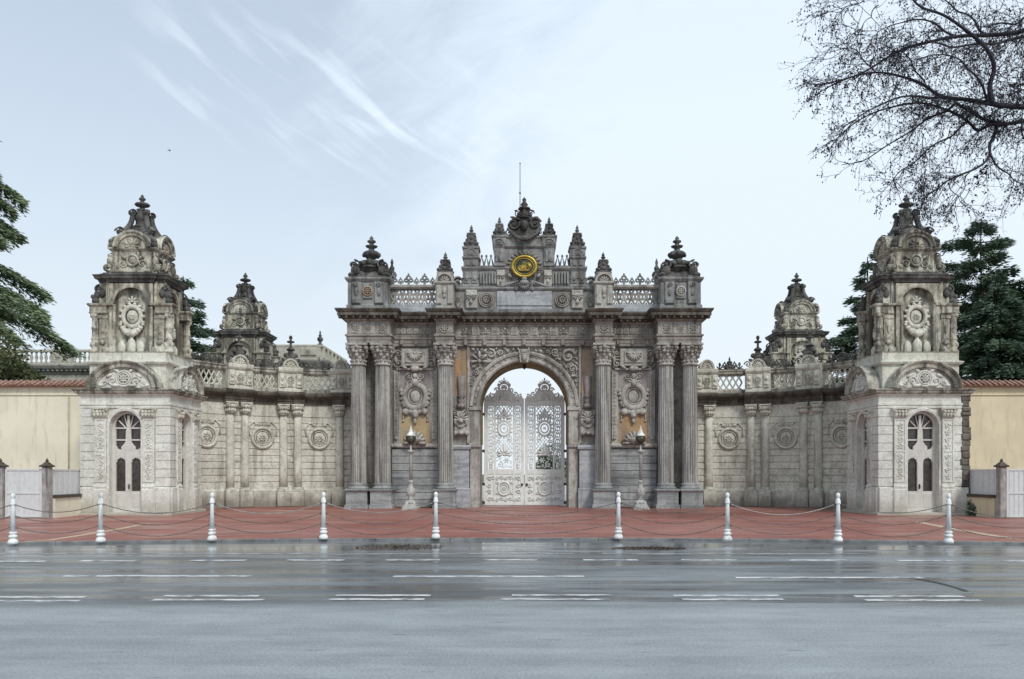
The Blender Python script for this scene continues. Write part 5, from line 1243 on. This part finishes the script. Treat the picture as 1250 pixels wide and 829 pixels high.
# bare plane tree: limbs traced in depth, twigs grown from them
def plane_tree():
    r = np.random.RandomState(21); Y0 = 21.5
    t = thing('plane_tree', 'bare leafless plane tree reaching over from the upper right corner', 'tree', (19.5, Y0, 0))
    def w(cx, cy, dy): x, y, z = at(966+cx/2.96, cy/2.96, Y0+dy); return np.array((x-19.5, y-Y0, z))
    mb = MB()
    base = np.array((0., 0., 0.)); fork = np.array((-.3, 0, 6.5)); 
    mb.tube([base, (.05,0,2), (-.1,.05,4.5), fork, (.3,.2,9), (.8,.4,12), (1.4,.3,15)], [.62,.46,.4,.36,.26,.2,.1], 12)
    Z = np.array
    limbs = [
      ([fork, Z((-2.2,-.2,9.0)), w(960,378,-.3), w(888,385,-.3), w(800,380,-.3), w(720,375,-.2), w(640,366,0), w(550,352,.2), w(480,303,.3), w(400,275,.4), w(300,265,.5), w(200,290,.5), w(100,335,.6)], .15, .018),
      ([fork+(.1,0,.4), Z((-1.6,.4,9.8)), w(980,455,.7), w(888,445,.7), w(830,436,.6), w(760,446,.4), w(700,436,.2), w(650,398,.1), w(590,372,0)], .11, .05),
      ([Z((.3,.2,9.)), Z((-1.4,.4,11.2)), w(960,85,.5), w(888,95,.5), w(820,112,.6), w(700,126,.8), w(600,136,.9), w(480,160,1.), w(380,187,1.1), w(250,262,1.2), w(150,300,1.2), w(90,310,1.3)], .14, .015),
      ([w(888,95,.5), w(840,135,.3), w(770,148,.2), w(690,160,.1), w(600,170,.2), w(500,150,.2), w(380,190,.3)], .07, .02),
      ([w(720,375,-.2), w(722,310,-.3), w(728,235,-.4), w(690,163,-.5), w(640,110,-.6), w(560,65,-.6), w(480,30,-.6), w(420,-30,-.6)], .10, .03),
      ([w(720,370,-.2), w(690,320,-.5), w(650,255,-.8), w(600,215,-1.), w(500,200,-1.2), w(380,230,-1.3)], .05, .012),
      ([w(760,446,.4), w(720,455,.3), w(680,470,.3), w(640,440,.4), w(560,402,.6), w(450,372,.8), w(300,402,1.), w(200,470,1.1), w(140,540,1.2)], .08, .014),
      ([w(745,448,.4), w(716,520,.2), w(718,565,0), w(640,620,-.2), w(560,660,-.4), w(510,690,-.5), w(470,735,-.6)], .07, .014),
      ([w(718,565,0), w(780,630,.2), w(830,665,.3), w(860,730,.4)], .035, .01),
      ([w(600,372,0), w(520,420,.3), w(430,470,.5), w(300,560,.7), w(180,600,.9)], .055, .012),
      ([w(550,352,.2), w(450,350,-.2), w(330,370,-.5), w(230,440,-.7), w(150,510,-.8)], .05, .011),
      ([w(640,440,.4), w(560,500,.2), w(470,560,.1), w(380,640,0), w(390,700,0)], .045, .01),
      ([w(600,136,.9), w(520,90,1.2), w(430,70,1.4), w(330,110,1.5), w(290,130,1.5)], .045, .01),
      ([w(700,126,.8), w(640,60,1.1), w(560,10,1.3), w(500,-50,1.4)], .045, .015),
      ([w(300,265,.5), w(240,190,.5), w(170,170,.5), w(110,150,.5)], .025, .008),
      ([w(310,20,.5), w(270,80,.5), w(210,140,.5)], .022, .008), ([w(330,-40,.5), w(240,10,.5), w(170,40,.5), w(90,55,.5)], .022, .008),
      ([w(830,436,.6), w(850,520,.5), w(888,560,.5), w(930,590,.5)], .03, .01), ([w(860,100,.5), w(870,200,.2), w(850,330,.1), w(845,420,0)], .025, .008),
      ([w(820,30,0), w(840,140,.1), w(870,260,.2), w(820,330,.2)], .02, .008), ([w(740,250,0), w(780,290,0), w(815,340,0)], .015, .006),
      ([w(900,-20,.6), w(840,70,.7), w(740,90,.8), w(640,95,.9)], .06, .015), ([w(480,300,.3), w(420,210,.1), w(350,170,0), w(250,150,0)], .03, .008),
      ([w(560,660,-.4), w(600,720,-.4), w(560,790,-.4)], .02, .006), ([w(640,620,-.2), w(620,690,-.2), w(600,760,-.2)], .018, .006), ([w(470,480,.3),w(490,600,.2),w(475,690,.2)], .018, .006)]
    tw = MB(); bud = MB()
    def path(P, n):
        P = np.vstack((2*P[0]-P[1], P, 2*P[-1]-P[-2])); return cat(P, n*len(P)) 
    def twig(p, d, L, rad, lev, drop):
        n = 6; pts = [p]; dd = d.copy()
        for i in range(n):
            dd = dd+r.normal(0, .20, 3)+Z((0,0,-drop)); dd /= np.linalg.norm(dd); pts.append(pts[-1]+dd*L/n)
        pts = np.array(pts); tw.tube(pts, rad*(1-.62*np.linspace(0, 1, n+1)), 3 if lev else 4, False)
        if lev < 2:
            for k in range(r.randint(3, 6) if lev == 0 else r.randint(2, 4)):
                i = r.randint(1, n+1); sd = dd+r.normal(0, .75, 3)*(1,.8,1); sd /= np.linalg.norm(sd)
                twig(pts[i], sd, L*r.uniform(.32, .62), max(.0048, rad*.62), lev+1, drop)
        if lev >= 1:
            for i in (2, 4, 6):
                if r.rand() < .38:
                    s = r.uniform(.012, .028); bud.add(OCT[0]*(s, s, s*1.3)+pts[i]+r.normal(0, .02, 3), [OCT[1]], True)
    for P, r0, r1 in limbs:
        q = path(np.array(P), 12); k = np.linspace(0, 1, len(q))
        q = q + np.column_stack([np.sin(k*17+c*2+r0*90)*.03 for c in range(3)])
        mb.tube(q, .8*(r0+(r1-r0)*k**.8), 7)
        L = np.linalg.norm(np.diff(q, axis=0), axis=1).sum(); tg = np.gradient(q, axis=0)
        inside = q[:,0]+19.5
        for m in range(int(L*6.4)):
            i = r.randint(3, len(q)); 
            if inside[i] > 17: continue
            d = tg[i]/np.linalg.norm(tg[i]); d = d*.75+r.normal(0, .62, 3)*(1,.7,1)+Z((-.12,0,-.10)); d /= np.linalg.norm(d)
            twig(q[i], d, r.uniform(.7, 2.0)*(1.08-.62*k[i]), .0105, 0, .05)
    mb.build('trunk', M_TWIG, t); tw.build('twigs', M_TWIG, t); bud.build('seed_balls', M_TWIG, t)
    mb = MB()
    for i in range(40):
        x, y = r.normal(690, 16), r.normal(640, 34); p = w(x, y, .1); d = r.normal(0, 1, 3); d /= np.linalg.norm(d); s = np.cross(d, (0,0,1.)); 
        mb.add([p, p+d*.07+s*.05, p+d*.16, p+d*.07-s*.05], [[0,1,2,3]])
    mb.build('clinging_leaves', M_TWIG, t)
plane_tree()

# bird far off in the sky
x, y, z = at(207, 184, 120.)
b = thing('bird', 'tiny dark bird gliding high in the sky above the left tower', 'bird', (x, y, z))
mb = MB(); mb.blob(0, 0, 0, .2, .07, .06); mb.blob(.2, 0, .02, .06, .045, .045); mb.add([(-.18,-.02,0),(-.36,-.08,0),(-.36,.08,0),(-.18,.02,0)], [[0,1,2,3]])
for e in (-1, 1): mb.add([(.08,e*.04,.03),(-.08,e*.04,.03),(-.06,e*.25,.12),(.06,e*.25,.12),(-.16,e*.5,.08)], [[0,1,2,3],[3,2,4]])
mb.build('body', M_BIRD, b)

# ================================================================== LIGHT AND SKY
EL, AZ = math.radians(46), math.radians(150)               # sun direction: behind the camera, to the right, measured from +y clockwise
sun = bpy.data.lights.new('sun', 'SUN'); so = bpy.data.objects.new('sun', sun); COL.objects.link(so)
sun.energy = 2.0; sun.angle = math.radians(13); sun.color = (1, .96, .9)
sd = Vector((math.sin(AZ)*math.cos(EL), math.cos(AZ)*math.cos(EL), math.sin(EL)))
so.rotation_euler = sd.to_track_quat('Z', 'Y').to_euler(); so.location = sd*60
wd = bpy.data.worlds.new('World'); scene.world = wd; wd.use_nodes = True
nt = wd.node_tree; bg = nt.nodes['Background']
class WT(NT):
    def __init__(s): s.t = nt
w_ = WT()
sky = w_.n('ShaderNodeTexSky', sky_type='NISHITA', sun_disc=False, sun_elevation=EL, sun_rotation=AZ, air_density=1.2, dust_density=2.0)
dirv = w_.n('ShaderNodeTexCoord').outputs['Generated']
sp = w_.n('ShaderNodeSeparateXYZ', {0: dirv}); zc = w_.math('MAXIMUM', sp.outputs[2], .04)
u = w_.math('DIVIDE', sp.outputs[0], zc); v = w_.math('DIVIDE', sp.outputs[1], zc)
pl = w_.n('ShaderNodeCombineXYZ', {0: u, 1: v}).outputs[0]
az = w_.math('ARCTAN2', sp.outputs[0], sp.outputs[1]); el = w_.math('ARCSINE', sp.outputs[2])
sph = w_.n('ShaderNodeCombineXYZ', {0: az, 1: el}).outputs[0]
rip = w_.n('ShaderNodeMapping', {'Vector': sph, 'Rotation': (0, 0, math.radians(-29)), 'Scale': (.15, .026, 1)}, vector_type='TEXTURE').outputs[0]
fib = w_.noise(rip, 1., 4, .5, .35)
wis = w_.n('ShaderNodeMapping', {'Vector': sph, 'Rotation': (0, 0, math.radians(24)), 'Scale': (.2, .075, 1)}, vector_type='TEXTURE').outputs[0]
wisp = w_.noise(wis, 1., 7, .62, .5); soft = w_.noise(sph, 5., 5, .6)
def bell(x, a, b, c, d): return w_.math('MULTIPLY', w_.ramp(x, a, b), w_.ramp(x, c, d, 1., 0.))
hor = w_.ramp(sp.outputs[2], .02, .55, .95, .57)
edge = w_.math('ADD', az, w_.math('MULTIPLY', w_.math('SUBTRACT', wisp, .5), .55))
right = w_.math('MULTIPLY', w_.ramp(edge, -.32, .12, 0., .38), w_.ramp(el, .05, .45, .3, 1.))
veil = w_.math('ADD', hor, right)
band = w_.math('MULTIPLY', bell(az, -.52, -.40, -.14, .0), bell(w_.math('ADD', el, w_.math('MULTIPLY', az, .12)), .33, .39, .44, .52))
cir = w_.math('MULTIPLY', w_.math('MULTIPLY', w_.ramp(fib, .46, .68), band), w_.math('MULTIPLY', w_.ramp(soft, .3, .55), .27))
fac = w_.math('MINIMUM', w_.math('ADD', veil, cir), 1.)
cloud = w_.mix(w_.ramp(sp.outputs[2], 0., .5), C(7.7,8.45,9.05), C(7.7,8.85,10.1))
col = w_.mix(fac, sky.outputs[0], cloud)
nt.links.new(col, bg.inputs['Color']); bg.inputs['Strength'].default_value = .1
scene.view_settings.view_transform = 'Standard'; scene.view_settings.look = 'None'; scene.view_settings.exposure = .12; scene.view_settings.gamma = 1
